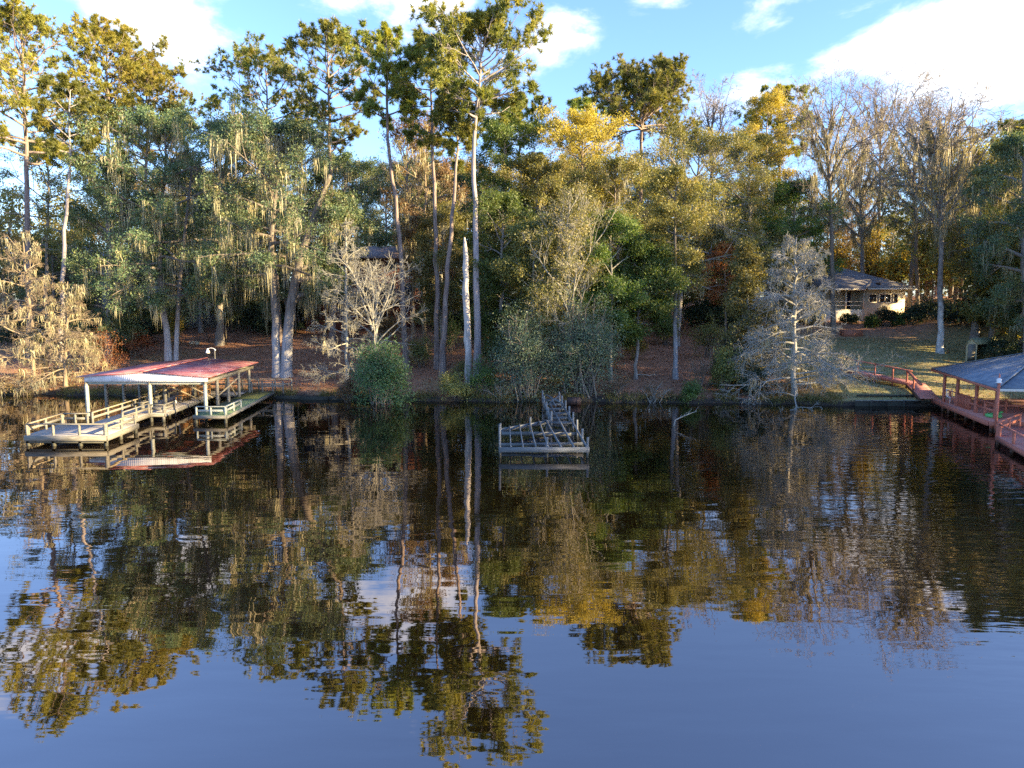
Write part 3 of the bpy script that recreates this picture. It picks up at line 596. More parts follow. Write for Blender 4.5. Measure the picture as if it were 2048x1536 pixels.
for px, dt in ((10, 60), (110, 90), (400, 110), (480, 70), (575, 120), (850, 150), (925, 90), (1000, 130), (1075, 110), (1150, 150), (1230, 100), (1320, 130), (1410, 150), (1490, 110), (1570, 140), (1930, 120), (2010, 100)):
    back(px, rb.uniform(85, 90), skyline(px)+dt+rb.uniform(-10, 30), rb.choice([0, 1, 1, 0, 3]), rb.uniform(1.3, 1.6))
# bright yellow underwood far behind the beige house
for i, (px, py, wpx, hpx, lf) in enumerate([(1670, 545, 22, 75, 'gold_leaf'), (1745, 535, 20, 85, 'gold_leaf'), (1795, 545, 20, 60, 'gold_leaf'), (1850, 575, 40, 85, 'rust_leaf'), (1915, 575, 45, 105, 'gold_leaf'), (1980, 560, 30, 70, 'gold_leaf')]):
    p = at_Y(px, py, 100); b_ = gpt(p[0], 100); zt = at_Y(px, py-hpx, 100)[2]
    shrub('underwood_bush', ['yellow bush seen left of the beige house roof', 'yellow bush glowing between dark trunks above the beige roof', 'small yellow bush above the right slope of the beige roof', 'rusty orange bush right of the beige house', 'wide yellow bush behind the white lichen tree', 'yellow bush near the mossy right edge oak'][i],
          'bush', b_, wpx*100/FPX, zt-b_[2], lf, 300+i, 420, .3, per=10)

# dark underwood between the trunks
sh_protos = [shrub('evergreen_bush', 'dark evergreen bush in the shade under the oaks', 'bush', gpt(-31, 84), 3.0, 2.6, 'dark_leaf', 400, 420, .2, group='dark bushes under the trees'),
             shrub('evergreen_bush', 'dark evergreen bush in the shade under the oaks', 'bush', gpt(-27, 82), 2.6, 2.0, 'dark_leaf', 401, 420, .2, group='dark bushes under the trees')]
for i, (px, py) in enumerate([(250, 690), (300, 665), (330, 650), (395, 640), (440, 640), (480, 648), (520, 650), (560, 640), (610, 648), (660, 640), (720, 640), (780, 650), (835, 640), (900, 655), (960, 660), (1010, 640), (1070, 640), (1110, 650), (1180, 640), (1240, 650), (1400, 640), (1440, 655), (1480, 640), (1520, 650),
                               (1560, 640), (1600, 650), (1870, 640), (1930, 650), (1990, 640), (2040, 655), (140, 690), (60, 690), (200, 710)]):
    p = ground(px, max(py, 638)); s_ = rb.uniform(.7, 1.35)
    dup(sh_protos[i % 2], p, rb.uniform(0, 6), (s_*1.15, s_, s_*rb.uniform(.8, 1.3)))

# ---- bank shrubs
def bank(name, label, px, py, wpx, hpx, leaf, seed, n=320, lsize=.15, wy=None, Y=None, sag=0., droop=0., per=14, bark='twig_brown'):
    p = at_z(px, py, .1) if Y is None else at_Y(px, py, Y)
    if Y is not None: p[2] = float(gz(p[0], p[1]))
    m_ = p[1]/FPX
    return shrub(name, label, 'shrub', p, wpx*m_, hpx*m_, leaf, seed, n, lsize*.78, wy=(wy or min(wpx*m_, 2.2)), sag=sag, droop=droop, per=int(per*1.5), bark=bark, skirt=.35 if sag else .15)
bank('bank_shrub', 'round glossy green shrub leaning over the water below the forked bare tree', 762, 805, 58, 118, 'deep_green_leaf', 501, 640, .17, sag=.3)
bank('bank_shrub', 'blue green drooping shrub left of the broken dock walkway', 1050, 798, 68, 175, 'blue_leaf', 502, 760, .16, sag=.3)
bank('bank_shrub', 'taller blue green drooping shrub right of the broken dock walkway', 1170, 796, 74, 205, 'blue_leaf', 503, 860, .16, sag=.3)
bank('bank_shrub', 'low yellow tinted shrub above the broken dock walkway', 1112, 785, 22, 38, 'gold_leaf', 504, 90, .14)
bank('bank_shrub', 'dark blue green shrub at the foot of the pale yellow bush', 1462, 790, 45, 110, 'dark_leaf', 505, 420, .17)
bank('bank_shrub', 'pale yellow flowering bush right of the pole trunk', 1452, 745, 30, 90, 'olive_leaf', 506, 300, .17, Y=54)
bank('bank_shrub', 'brown twiggy shrub between pole trunk and yellow bush', 1400, 795, 40, 85, 'brown_leaf', 507, 200, .12, per=5)
bank('bank_shrub', 'low green tuft at the waterline under the dark blue green shrub', 1385, 803, 25, 35, 'green_leaf', 508, 140, .13)
bank('bank_shrub', 'low rusty shrub below the feathery grey cypress', 695, 800, 26, 42, 'brown_leaf', 509, 160, .13)
bank('bank_shrub', 'yellow green shrub at the foot of the dead snag', 905, 798, 40, 50, 'olive_leaf', 510, 240, .14)
bank('bank_shrub', 'green shrub right of the dead snag', 965, 796, 34, 75, 'green_leaf', 511, 240, .14)
bank('bank_shrub', 'leggy green shrub beside the tallest pine foot', 920, 780, 24, 60, 'olive_leaf', 512, 140, .14, per=8)
bank('bank_shrub', 'small dark shrub at the waterline right of the blue green shrubs', 1235, 800, 36, 55, 'brown_leaf', 513, 180, .12, per=7)
bank('bank_shrub', 'grey twiggy scrub at the waterline left of the broken dock', 1000, 800, 30, 40, 'brown_leaf', 514, 120, .1, per=3, bark='twig_grey')
bank('bank_shrub', 'low twiggy scrub on the bank below the pole trunk', 1310, 802, 46, 36, 'brown_leaf', 515, 180, .12, per=5, bark='twig_grey')
bank('bank_shrub', 'rusty leaved shrub under the tan cypress twigs', 215, 770, 36, 110, 'rust_leaf', 516, 260, .13, per=8)
bank('bank_shrub', 'low brown scrub at the waterline left of the deck', 40, 788, 60, 50, 'brown_leaf', 517, 260, .12, per=6, bark='twig_tan')
bank('bank_shrub', 'low brown scrub on the bank behind the boathouse posts', 230, 776, 40, 34, 'olive_leaf', 518, 200, .12, per=7)
bank('bank_shrub', 'dark scrub right of the yellow bush reaching the water', 1505, 800, 26, 70, 'dark_leaf', 519, 260, .15)
bank('bank_shrub', 'low brown scrub under the big pale cypress', 1560, 800, 40, 40, 'brown_leaf', 520, 200, .12, per=6, bark='twig_grey')
for i, (px, py, wpx, hpx, lf, lb_) in enumerate([(840, 735, 30, 60, 'olive_leaf', 'olive sapling bush between the crooked pine and the thin pine'), (985, 745, 34, 90, 'green_leaf', 'green sapling right of the tallest pine foot'), (900, 705, 30, 70, 'deep_green_leaf', 'dark green sapling behind the leaning pine foot'),
      (1210, 735, 36, 90, 'olive_leaf', 'olive bush behind the taller blue green shrub'), (1330, 690, 34, 55, 'brown_leaf', 'brown scrub left of the pole trunk on the slope'), (1415, 715, 36, 80, 'olive_leaf', 'olive scrub right of the pole trunk'), (1520, 720, 34, 85, 'brown_leaf', 'brown scrub behind the thin bare grey tree'),
      (640, 660, 40, 45, 'deep_green_leaf', 'low dark bush below the porch of the brown house'), (770, 680, 36, 50, 'brown_leaf', 'low brown scrub in front of the brown house'), (270, 715, 44, 55, 'rust_leaf', 'rusty low bush left of the twin oak trunks'), (350, 690, 14, 80, 'gold_leaf', 'yellow green ivy clump between the two pale oak trunks'), (1060, 690, 50, 80, 'olive_leaf', 'olive thicket behind the blue green shrubs'),
      (1270, 720, 18, 62, 'gold_leaf', 'small pale yellow bush at the foot of the bright green tree'), (960, 690, 40, 110, 'deep_green_leaf', 'dense green thicket between snag and tallest pine'), (1130, 700, 60, 120, 'olive_leaf', 'olive thicket under the tall hazy cypress')]):
    p = ground(px, py); m_ = p[1]/FPX; shrub('young_bush', lb_, 'bush', p, wpx*m_, hpx*m_, lf, 570+i, 260, .13, per=14)
for i, (px, py, ln, az_, lb_) in enumerate([(1290, 752, 2.2, .3, 'dead branch lying on the lit leaves left of the pole trunk'), (640, 740, 1.8, 2.6, 'dead limb on the brown slope below the feathery cypress'), (800, 720, 2.0, .9, 'curved pale branch on the ground under the crooked pine'), (1430, 770, 1.6, 2.2, 'dead branch among the scrub right of the pole trunk')]):
    p = ground(px, py); rng = np.random.default_rng(600+i); root = thing('fallen_branch', lb_, 'branch', p); f = np.linspace(-.5, .5, 7); q = np.stack([f*ln*math.cos(az_), f*ln*math.sin(az_)*.6, .12+rng.normal(size=7)*.06], 1)
    g = Geo(); g.tube(q, np.linspace(.06, .02, 7), 6); a_, b_ = sprout(rng, q[None], np.full((1, 7), .04), np.zeros(6, int), rng.uniform(.2, .95, 6), rng.uniform(.4, .9, 6), rng.uniform(.4, 1, 6), k=4, r=.02); tubes(g, a_, b_, 4); g.build('limb', M['twig_pale'], root, True)
# bushes by the beige house
for i, (px, py, wpx, hpx, lf, lb) in enumerate([(1742, 655, 14, 24, 'green_leaf', 'small bright rounded bush below the porch of the beige house'), (1770, 652, 20, 33, 'dark_leaf', 'tall dark bush under the windows of the beige house'),
      (1796, 650, 17, 24, 'green_leaf', 'green bush at the right corner of the beige house'), (1826, 648, 22, 34, 'dark_leaf', 'dark spreading bush right of the beige house'), (1700, 648, 18, 22, 'dark_leaf', 'low dark bush in front of the beige porch'), (2005, 716, 40, 36, 'dark_leaf', 'dark bush in front of the pale wall by the shed')]):
    p = ground(px, py); m_ = p[1]/FPX; shrub('garden_bush', lb, 'bush', p, wpx*m_, hpx*m_, lf, 540+i, 320, .15)

# dead snag
b_ = ground(938, 776); g = Geo(); zt = at_Y(930, 475, b_[1])[2]-b_[2]
rng = np.random.default_rng(9); zz = np.linspace(-.2, zt, 16); P = np.stack([np.interp(zz, [0, zt], [0, -.28])+rng.normal(size=16)*.03, rng.normal(size=16)*.03, zz], 1)
root = thing('dead_snag', 'bleached dead trunk with a broken top at the water edge', 'dead tree', b_)
g.tube(P, np.interp(zz, [0, .8, zt*.6, zt*.93, zt], [.42, .31, .26, .19, .07])*rng.uniform(.88, 1.1, 16), 9); g.build('trunk', M['snag'], root, True)
P1, R1 = sprout(rng, P[None], np.full((1, 16), .1), np.zeros(5, int), np.array([.35, .5, .62, .7, .8]), np.array([.6, .8, .5, .7, .4]), np.full(5, 1.1), k=5, r=.05); g = Geo(); tubes(g, P1, R1, 5); g.build('branch_stubs', M['snag'], root, True)
# dead branch standing in the water
p = at_z(1346, 852, 0); root = thing('fallen_branch', 'bare pale branch sticking out of the water right of the broken dock', 'branch', p)
q = at_Y(1393, 822, p[1]+.4)-p; P = np.array([[0, 0, -.3], [.12, 0, .35], [q[0]*.35, .1, q[2]*.62], [q[0]*.7, .2, q[2]*.85], [q[0], .4, q[2]]]); g = Geo(); g.tube(P, [.035, .035, .03, .022, .008], 6)
P1, R1 = sprout(rng, P[None], np.full((1, 5), .03), np.zeros(6, int), np.linspace(.3, .95, 6), rng.uniform(.3, .7, 6), rng.uniform(.4, .9, 6), k=4, r=.014); tubes(g, P1, R1, 4); g.build('limb', M['twig_grey'], root, True)

# ------------------------------------------------------------------ boathouse and its docks
UX = -.10                                     # the docks lean a little to the left going back
def sk(x, y, y0=44.): return (x+UX*(y-y0), y)
root = thing('boathouse', 'open boathouse with a faded red metal roof on wooden posts', 'boathouse', (-22.8, 44, 0))
def lb(x, y, z=0.): a = sk(x, y); return np.array([a[0]+22.8, a[1]-44, z])
y0, y1, xl, xm, xr = 43.7, 55.6, -27.0, -22.85, -18.75
ze, zr = 2.74, 3.06
g = Geo()
def quad_roof(g, pts, th=.05):
    pts = np.array(pts, float); n = len(pts); V = np.concatenate([pts, pts-np.array([0, 0, th])])
    if n == 4: g.add(V, [[0, 1, 2, 3], [7, 6, 5, 4]]+[[i+4, (i+1) % 4+4, (i+1) % 4, i] for i in range(4)])
    else: g.add(V, [[i+3, (i+1) % 3+3, (i+1) % 3, i] for i in range(3)], [[0, 1, 2], [5, 4, 3]])
quad_roof(g, [lb(xl, y0, ze), lb(xm, y0, zr), lb(xm, y1, zr), lb(xl, y1, ze)][::-1]); quad_roof(g, [lb(xm, y0, zr), lb(xr, y0, ze), lb(xr, y1, ze), lb(xm, y1, zr)][::-1])
rf = g.build('roof', M['red_roof'], root)
g = Geo(); g.beam(lb(xm, y0-.03, zr+.03), lb(xm, y1+.03, zr+.03), .32, .05); g.build('ridge_cap', M['red_roof'], rf)
g = Geo(); V = [lb(xl+.45, y0+.12, 2.42), lb(xr-.15, y0+.12, 2.42), lb(xr-.15, y0+.12, ze-.07), lb(xm, y0+.12, zr-.08), lb(xl+.45, y0+.12, ze-.02)]
V2 = [v+np.array([0, .04, 0]) for v in V]; g.add(V+V2, [[i, (i+1) % 5, (i+1) % 5+5, i+5] for i in range(5)], [[0, 2, 1], [0, 3, 2], [0, 4, 3], [5, 6, 7], [5, 7, 8], [5, 8, 9]])
g.build('gable_panel', M['corr'], root)
for x in (-26.55, -22.6, -19.15):
    g = Geo(); g.beam(lb(x, y0+.2, 2.36), lb(x, y1-.2, 2.36), .1, .2); g.build('eave_beam', M['dock_wood'], root)
for y in (44.0, 49.5, 55.2):
    g = Geo(); g.beam(lb(-26.6, y+.02, 2.32), lb(-19.1, y+.02, 2.32), .09, .17); g.build('cross_beam', M['green_post'] if y < 45 else M['dock_wood'], root)
for x, yy in ((-26.55, (44.05, 46.6, 49.2, 51.8, 54.6)), (-22.6, (44.05, 46.4, 49.2, 52, 54.6)), (-19.15, (44.05, 46.4, 48.8, 51.4, 54.2))):
    for y in yy:
        g = Geo(); g.beam(lb(x, y, -.6), lb(x, y, 2.27), .17, .17); g.build('post', M['green_post'] if y < 45 else M['dock_wood'], root)
for a, b in ((lb(-19.15, 48.8, 1.9), lb(-19.15, 50.6, .75)), (lb(-20.6, 44.6, 2.2), lb(-19.2, 45.6, 1.2)), (lb(-22.4, 46.5, 1.9), lb(-21.3, 49.2, .6)), (lb(-19.15, 46.5, 1.2), lb(-18.3, 48.2, 2.2))):
    g = Geo(); g.beam(a, b, .05, .09); g.build('brace', M['tan_wood'], root)
for i in range(9):
    y = y0+.5+i*1.37; g = Geo(); g.beam(lb(xl+.2, y, ze-.02), lb(xm, y, zr-.12), .06, .1); g.beam(lb(xm, y, zr-.12), lb(xr-.2, y, ze-.02), .06, .1); g.build('rafter', M['dock_wood'], root)

def platform(root, poly, z, th=.05, fas=.2, planks='deck_plank', wood='dock_wood', off=(0, 0, 0), posts=(), post_top=None, edges=None):
    o3 = np.array(off); pl = [np.array([p[0], p[1]])-o3[:2] for p in poly]
    g = Geo(); g.slab(pl, z-th, z); g.build('deck', M[planks], root)
    n = len(pl)
    for i in (range(n) if edges is None else edges):
        a, b = pl[i], pl[(i+1) % n]; d = (b-a)/np.linalg.norm(b-a); nn = np.array([d[1], -d[0]])*.03
        g = Geo(); g.beam((*(a+nn), z-fas/2-.012), (*(b+nn), z-fas/2-.012), .05, fas); g.build('fascia', M[wood], root)
    for p in posts:
        q = np.array(p[:2])-o3[:2]; top = p[2] if len(p) > 2 else (post_top or z-.03)
        g = Geo(); g.beam((*q, -.6), (*q, top), .15, .15); g.build('post', M[wood], root)
def railing(root, a, b, z, h, off, wood='dock_wood', n=3, mid=True, cap=.14, ends=True, rails=1, caps=None):
    o3 = np.array(off); a = np.array(a)-o3[:2]; b = np.array(b)-o3[:2]
    g = Geo(); g.beam((*a, z+h), (*b, z+h), cap, .045); g.build('hand_rail', M[caps or wood], root)
    if mid:
        g = Geo(); g.beam((*a, z+h*.52), (*b, z+h*.52), .04, .13); g.build('mid_rail', M[wood], root)
    for i in range(n):
        if not ends and i in (0, n-1): continue
        q = a+(b-a)*(i/(n-1)); g = Geo(); g.beam((*q, z-.25), (*q, z+h-.024), .1, .1); g.build('rail_post', M[wood], root)

ld = (-22.6, 37.5, 0)
root = thing('swim_platform', 'square grey plank platform with low railings at the end of the left dock', 'dock', ld)
A, B_, Cc, D = (-24.7, 35.5), (-20.55, 35.5), (-20.95, 39.3), (-25.2, 39.3)
platform(root, [A, B_, Cc, D], .54, .05, .26, off=ld, posts=[(-24.6, 35.6), (-23.3, 35.6), (-21.95, 35.6), (-20.65, 35.6, 1.12), (-20.9, 37.4), (-21.05, 39.2), (-25.1, 39.2), (-24.9, 37.4)])
g = Geo(); g.beam((A[0]+22.6, A[1]-37.45, .2), (B_[0]+22.6, B_[1]-37.45, .2), .05, .1); g.build('lower_beam', M['dock_wood'], root)
railing(root, (-24.63, 35.6), (-20.65, 35.6), .54, .58, ld, n=4, mid=False)
railing(root, (-24.63, 35.7), (-25.1, 39.15), .54, .58, ld, n=3, caps='tan_wood')
railing(root, (-25.05, 39.2), (-23.7, 39.2), .54, .58, ld, n=3)
railing(root, (-20.65, 35.7), (-21.0, 39.1), .54, .58, ld, n=3, caps='tan_wood')
wd = (-22.8, 47, 0)
root = thing('dock_walkway', 'long grey plank walkway with low railings running under the red roof', 'dock', wd)
a0, a1 = sk(-23.75, 39.33, 44), sk(-21.1, 39.33, 44)
wl = [sk(-24.1, 39.36), sk(-22.35, 39.36), sk(-22.35, 43.2), sk(-24.1, 43.2)]
platform(root, wl, .53, .05, .2, off=wd, edges=(1,), posts=[(*sk(-22.45, 41),)])
wl = [sk(-24.1, 43.21), sk(-21.45, 43.21), sk(-21.45, 55.2), sk(-24.1, 55.2)]
platform(root, wl, .53, .05, .2, off=wd, edges=(0, 1, 3), posts=[(*sk(-21.55, 43.3),), (*sk(-22.3, 43.3),)])
for y in (45.4, 47.6, 49.8, 52, 54):
    q = np.array(sk(-22.0, y))-np.array(wd[:2]); g = Geo(); g.beam((*q, -.6), (*q, .45), .15, .15); g.build('pile', M['wet_wood'], root)
railing(root, sk(-22.3, 43.3), sk(-21.52, 43.3), .53, .52, wd, n=2); railing(root, sk(-21.5, 43.4), sk(-21.5, 45.0), .53, .52, wd, n=2)
railing(root, sk(-24.05, 39.5), sk(-24.05, 54.5), .53, .6, wd, n=9, caps='tan_wood')
railing(root, sk(-22.4, 39.6), sk(-22.4, 43.2), .53, .6, wd, n=3)
g = Geo(); p1, p2 = sk(-23.5, 44.6), sk(-23.5, 46.6); g.box(p1[0]-wd[0]-.2, p1[0]-wd[0]+.2, 44.6-47, 46.6-47, .95, 1.0); g.box(p1[0]-wd[0]-.17, p1[0]-wd[0]+.17, 44.7-47, 44.8-47, .535, .948); g.box(p1[0]-wd[0]-.17, p1[0]-wd[0]+.17, 46.4-47, 46.5-47, .535, .948); g.build('bench', M['dock_wood'], root)
fd = (-18.4, 47, 0)
root = thing('finger_dock', 'green carpeted finger dock with low rail box on the right of the boathouse', 'dock', fd)
fl = [sk(-19.45, 42.6), sk(-17.45, 42.6), sk(-17.45, 55.0), sk(-19.45, 55.0)]
platform(root, fl, .50, .05, .2, planks='turf', wood='dock_wood', off=fd, edges=(0, 1, 3), posts=[(*sk(-19.35, 42.75),), (*sk(-17.55, 42.75),)])
for y in (45, 47.5, 50, 52.5):
    q = np.array(sk(-18.1, y))-np.array(fd[:2]); g = Geo(); g.beam((*q, -.6), (*q, .42), .15, .15); g.build('pile', M['wet_wood'], root)
railing(root, sk(-19.3, 42.7), sk(-17.55, 42.7), .5, .52, fd, n=3, wood='green_post'); railing(root, sk(-17.53, 42.8), sk(-17.53, 46.0), .5, .52, fd, n=3, wood='green_post')
railing(root, sk(-19.0, 54.3), sk(-16.6, 54.4), .6, .75, fd, n=4); 
g = Geo(); q1 = [np.array(sk(x, y))-np.array(fd[:2]) for x, y in ((-19.3, 50.4), (-17.55, 50.4), (-17.55, 54.6), (-19.3, 54.6))]; g.slab(q1, .505, .512); g.build('mossy_boards', M['mossy'], root)
bd = (-20.4, 54.6, 0)
root = thing('slip_boardwalk', 'boardwalk along the bank joining the two docks behind the boathouse', 'dock', bd)
platform(root, [sk(-21.4, 53.2), sk(-19.5, 53.2), sk(-19.5, 55.3), sk(-21.4, 55.3)], .51, .05, .2, off=bd, edges=(0,), posts=[(*sk(-21.2, 53.3),), (*sk(-19.7, 53.3),)])
railing(root, sk(-23.9, 55.3), sk(-16.2, 55.6), .6, .8, bd, n=7)
# pieces put in the boathouse where sunlight shows orange
def put(x, y): return np.array([*sk(x, y)])
p = put(-21.9, 51.0); root = thing('plywood_shelf', 'leaning wood rack of boards inside the boathouse, sunlight painted in as orange', 'rack', (p[0], p[1], .53))
g = Geo()
for i in range(5): g.beam((-.05, -.3, .15+i*.33), (.55, .3, .25+i*.33), .42, .05)
g.build('shelf_boards', M['sun_orange_wood'], root)
for a in (-.1, .6):
    g = Geo(); g.beam((a, a*.6, -.0), (a, a*.6, 1.75), .07, .07); g.build('upright', M['sun_orange_wood'], root)
p = put(-22.4, 48.6); root = thing('wooden_chair', 'weathered wooden chair under the red boathouse roof, sunlight painted in as orange', 'chair', (p[0], p[1], .53))
g = Geo(); g.box(-.26, .26, -.26, .26, .42, .46); g.build('seat', M['sun_orange_wood'], root); g = Geo(); g.box(-.26, .26, .27, .31, .47, 1.05); g.build('backrest', M['sun_orange_wood'], root)
for a in (-.22, .22):
    for b in (-.22, .22): g = Geo(); g.box(a-.03, a+.03, b-.03, b+.03, 0, .418); g.build('leg', M['sun_orange_wood'], root)
p = put(-23.2, 46.2); root = thing('wooden_crate', 'stack of planks standing by the walkway rail in the boathouse, sunlight painted in as orange', 'planks', (p[0]+.6, p[1]+3.2, .53))
g = Geo()
for i in range(4): g.beam((i*.14-.2, 0, 0.0), (i*.14-.16, .22, 1.2+.12*(i % 2)), .12, .05)
g.build('planks', M['sun_orange_wood'], root)
p = at_z(352, 822, .0); root = thing('mooring_pile', 'short white capped mooring pile beside the walkway', 'pile', p)
g = Geo(); g.tube([(0, 0, -.6), (0, 0, .62)], .085, 10); g.build('pile', M['white_paint'], root); g = Geo(); g.tube([(0, 0, .62), (0, 0, .68), (0, 0, .76)], [.1, .1, .02], 10); g.build('cap', M['white_metal'], root)
# gooseneck lamp
p = at_Y(430, 716, 56.5); b_ = gpt(p[0], 56.5); root = thing('yard_lamp', 'white gooseneck lamp on a thin pole behind the red roof', 'lamp', b_); zt = at_Y(430, 700, 56.5)[2]-b_[2]
g = Geo(); g.tube([(0, 0, -.1), (0, 0, zt)], .035, 8); g.build('pole', M['dock_wood'], root)
g = Geo(); th = np.linspace(0, PI*.9, 10); g.tube([(-.28+.28*math.cos(a), 0, zt+.16*math.sin(a)) for a in th], .025, 8); g.tube([(0, 0, zt-.05), (.06, 0, zt+.0), (.0, 0, zt+.06)], .05, 6); g.build('arm', M['white_metal'], root)
g = Geo(); g.tube([(-.56, 0, zt+.12), (-.56, 0, zt+.02), (-.56, 0, zt-.2), (-.56, 0, zt-.26)], [.05, .09, .17, .15], 12); g.build('lamp_shade', M['white_metal'], root)
# slim pole and pile of stones on the slope
b_ = ground(453, 690); zt = at_Y(453, 642, b_[1])[2]-b_[2]; root = thing('garden_pole', 'thin pale pole standing on the brown slope right of the lamp', 'pole', b_)
g = Geo(); g.tube([(0, 0, -.2), (.02, 0, zt*.25)], .05, 7); g.build('base', M['wet_wood'], root); g = Geo(); g.tube([(.02, 0, zt*.25), (-.03, 0, zt)], [.045, .035], 7); g.build('shaft', M['tan_wood'], root)
b_ = ground(393, 690); rng = np.random.default_rng(77); g = Geo()
root = thing('stone_pile', 'small pile of pale stones on the brown slope', 'stones', b_)
for i in range(9):
    c = np.array([rng.normal()*.42, rng.normal()*.25, .1+.1*(i % 3)]); s_ = rng.uniform(.12, .22); gg = Geo()
    gg.tube([c-np.array([s_*1.5, 0, 0]), c-np.array([s_, 0, 0]), c+np.array([s_*.3, 0, .03]), c+np.array([s_*1.4, 0, 0])], [s_*.3, s_*.75, s_*.8, s_*.25], 7); gg.build('stone', M['stone'], root, True)

# ------------------------------------------------------------------ broken dock
bd = (1.5, 40, 0); root = thing('broken_dock', 'derelict dock frame without planks, bare joists and leaning posts', 'dock', bd)
def bo(x, y, z): return np.array([x-1.5, y-40, z])
def bbeam(name, a, b, w_, h_, mt='grey_wood'): g = Geo(); g.beam(bo(*a), bo(*b), w_, h_); g.build(name, M[mt], root)
bbeam('front_beam', (-.62, 32.62, .40), (3.62, 32.62, .40), .07, .24)
bbeam('cross_beam', (-.6, 34.6, .24), (3.5, 34.7, .28), .06, .16); bbeam('cross_beam', (-.55, 37.5, .30), (3.5, 37.5, .26), .06, .2)
bbeam('cross_beam', (-.6, 37.66, .44), (2.3, 40.6, .46), .09, .2)
for i, (xf, xb, yb) in enumerate([(-.05, -.12, 38.15), (.52, .42, 38.75), (1.12, 1.0, 39.3), (1.7, 1.55, 39.85), (2.3, 1.95, 40.3), (2.9, 2.55, 47.5)]):
    bbeam('joist', (xf, 32.65, .50), (xb, yb, .55), .05, .13)
bbeam('joist', (3.5, 32.7, .5), (3.4, 47.5, .5), .05, .14); bbeam('joist', (2.28, 40.6, .52), (2.2, 52.3, .5), .05, .14); bbeam('joist', (2.9, 46.5, .50), (2.75, 52.3, .5), .05, .12)
for y in (40.6, 42.4, 44.2, 46.2, 48.4, 50.6): bbeam('cross_beam', (2.2, y, .36), (3.5, y, .38), .06, .14)
lean = np.random.default_rng(5)
for x, y, h_ in [(-.55, 32.75, 1.88), (1.65, 32.75, 1.15), (3.52, 32.75, 1.15), (-.6, 37.6, 1.0), (1.0, 38.9, 1.15), (3.5, 34.9, 1.2), (3.5, 37.4, 1.25), (3.48, 40, 1.3), (3.46, 42.4, 1.3), (3.45, 45, 1.3), (3.42, 47.8, 1.25), (3.4, 50.5, 1.2),
                 (2.27, 40.5, 1.25), (2.25, 42.6, 1.2), (2.24, 45, 1.2), (2.22, 47.8, 1.25), (2.2, 50.5, 1.3), (1.65, 34.6, .35)]:
    g = Geo(); g.beam(bo(x, y, -.7), bo(x+lean.normal()*.03, y+lean.normal()*.03, h_*.84), .1, .1); g.build('post', M['grey_wood'], root)
bbeam('brace', (3.5, 47.5, .5), (2.4, 50.5, .8), .05, .09); bbeam('brace', (2.25, 48, .25), (3.4, 49.5, .9), .05, .08)
p = at_z(1148, 803, .25); root = thing('rusty_drum', 'dark rusty half drum lying at the waterline right of the broken dock', 'drum', p); g = Geo()
th = np.linspace(0, PI, 9); g.tube([(-.5, 0, .02), (-.48, 0, .02), (.48, 0, .02), (.5, 0, .02)], [.05, .3, .3, .05], 12); g.build('drum_shell', M['black_pipe'], root, True)
g = Geo(); g.tube([(-.2, 0, .02), (-.17, 0, .02)], .32, 12); g.tube([(.17, 0, .02), (.2, 0, .02)], .32, 12); g.build('hoops', M['black_pipe'], root)

# ------------------------------------------------------------------ right gazebo dock, ramp, sea wall
gd = (31, 43.5, 0); root = thing('lake_pavilion', 'red stained pavilion over the water with blue grey hip roof', 'pavilion', gd)
o2 = np.array([31, 43.5, 0])
cs = [np.array([26.6, 38.7, 2.62]), np.array([38.5, 37.0, 2.62]), np.array([40.5, 48.6, 2.66]), np.array([29.75, 50.2, 2.72])]; ap = np.array([33.2, 44.2, 4.35])
g = Geo()
for i in range(4): quad_roof(g, [cs[i]-o2, cs[(i+1) % 4]-o2, ap-o2], .06)
rf = g.build('roof', M['blue_roof'], root)
for i in (0, 1, 3): g = Geo(); g.beam(cs[i]-o2+[0, 0, .03], ap-o2+[0, 0, .04], .2, .035); g.build('hip_cap', M['blue_roof'], rf)
for i in range(4): g = Geo(); g.beam(cs[i]-o2-[0, 0, .13], cs[(i+1) % 4]-o2-[0, 0, .13], .05, .14); g.build('eave_board', M['red_wood'] if i != 0 else M['cream_trim'], root)
inn = [c+(ap-c)*.14 for c in cs]
fl = [(26.9, 39.6), (38.2, 38.2), (39.8, 48.2), (29.6, 49.6)]
platform(root, fl, .62, .06, .26, planks='red_deck', wood='red_wood', off=gd, posts=[(29.35, 47.9, 2.6), (29.0, 45.9, 2.6), (28.35, 43.0, 2.6), (27.75, 40.3, 2.6), (27.35, 40.0, .6), (28.7, 44.4, .6), (29.2, 47, .6), (37, 39, 2.6), (38.6, 47, 2.6), (33, 39.0, 2.6)])
for a, b in (((29.3, 47.8), (29.0, 46.0)), ((28.95, 45.8), (28.4, 43.1)), ((28.3, 42.9), (27.8, 40.5))):
    railing(root, a, b, .62, .85, gd, 'red_wood', 3, True)
g = Geo(); 
for j in range(9): t_ = j/8; a = np.array([28.97, 45.8])+(np.array([28.55, 43.9])-np.array([28.97, 45.8]))*t_; g.beam((*(a-o2[:2]), .64), (*(a-o2[:2]), 1.42), .16, .025)
g.build('slat_panel', M['red_wood'], root)
railing(root, (28.3, 43.0), (37, 42), .62, .85, gd, 'red_wood', 6)
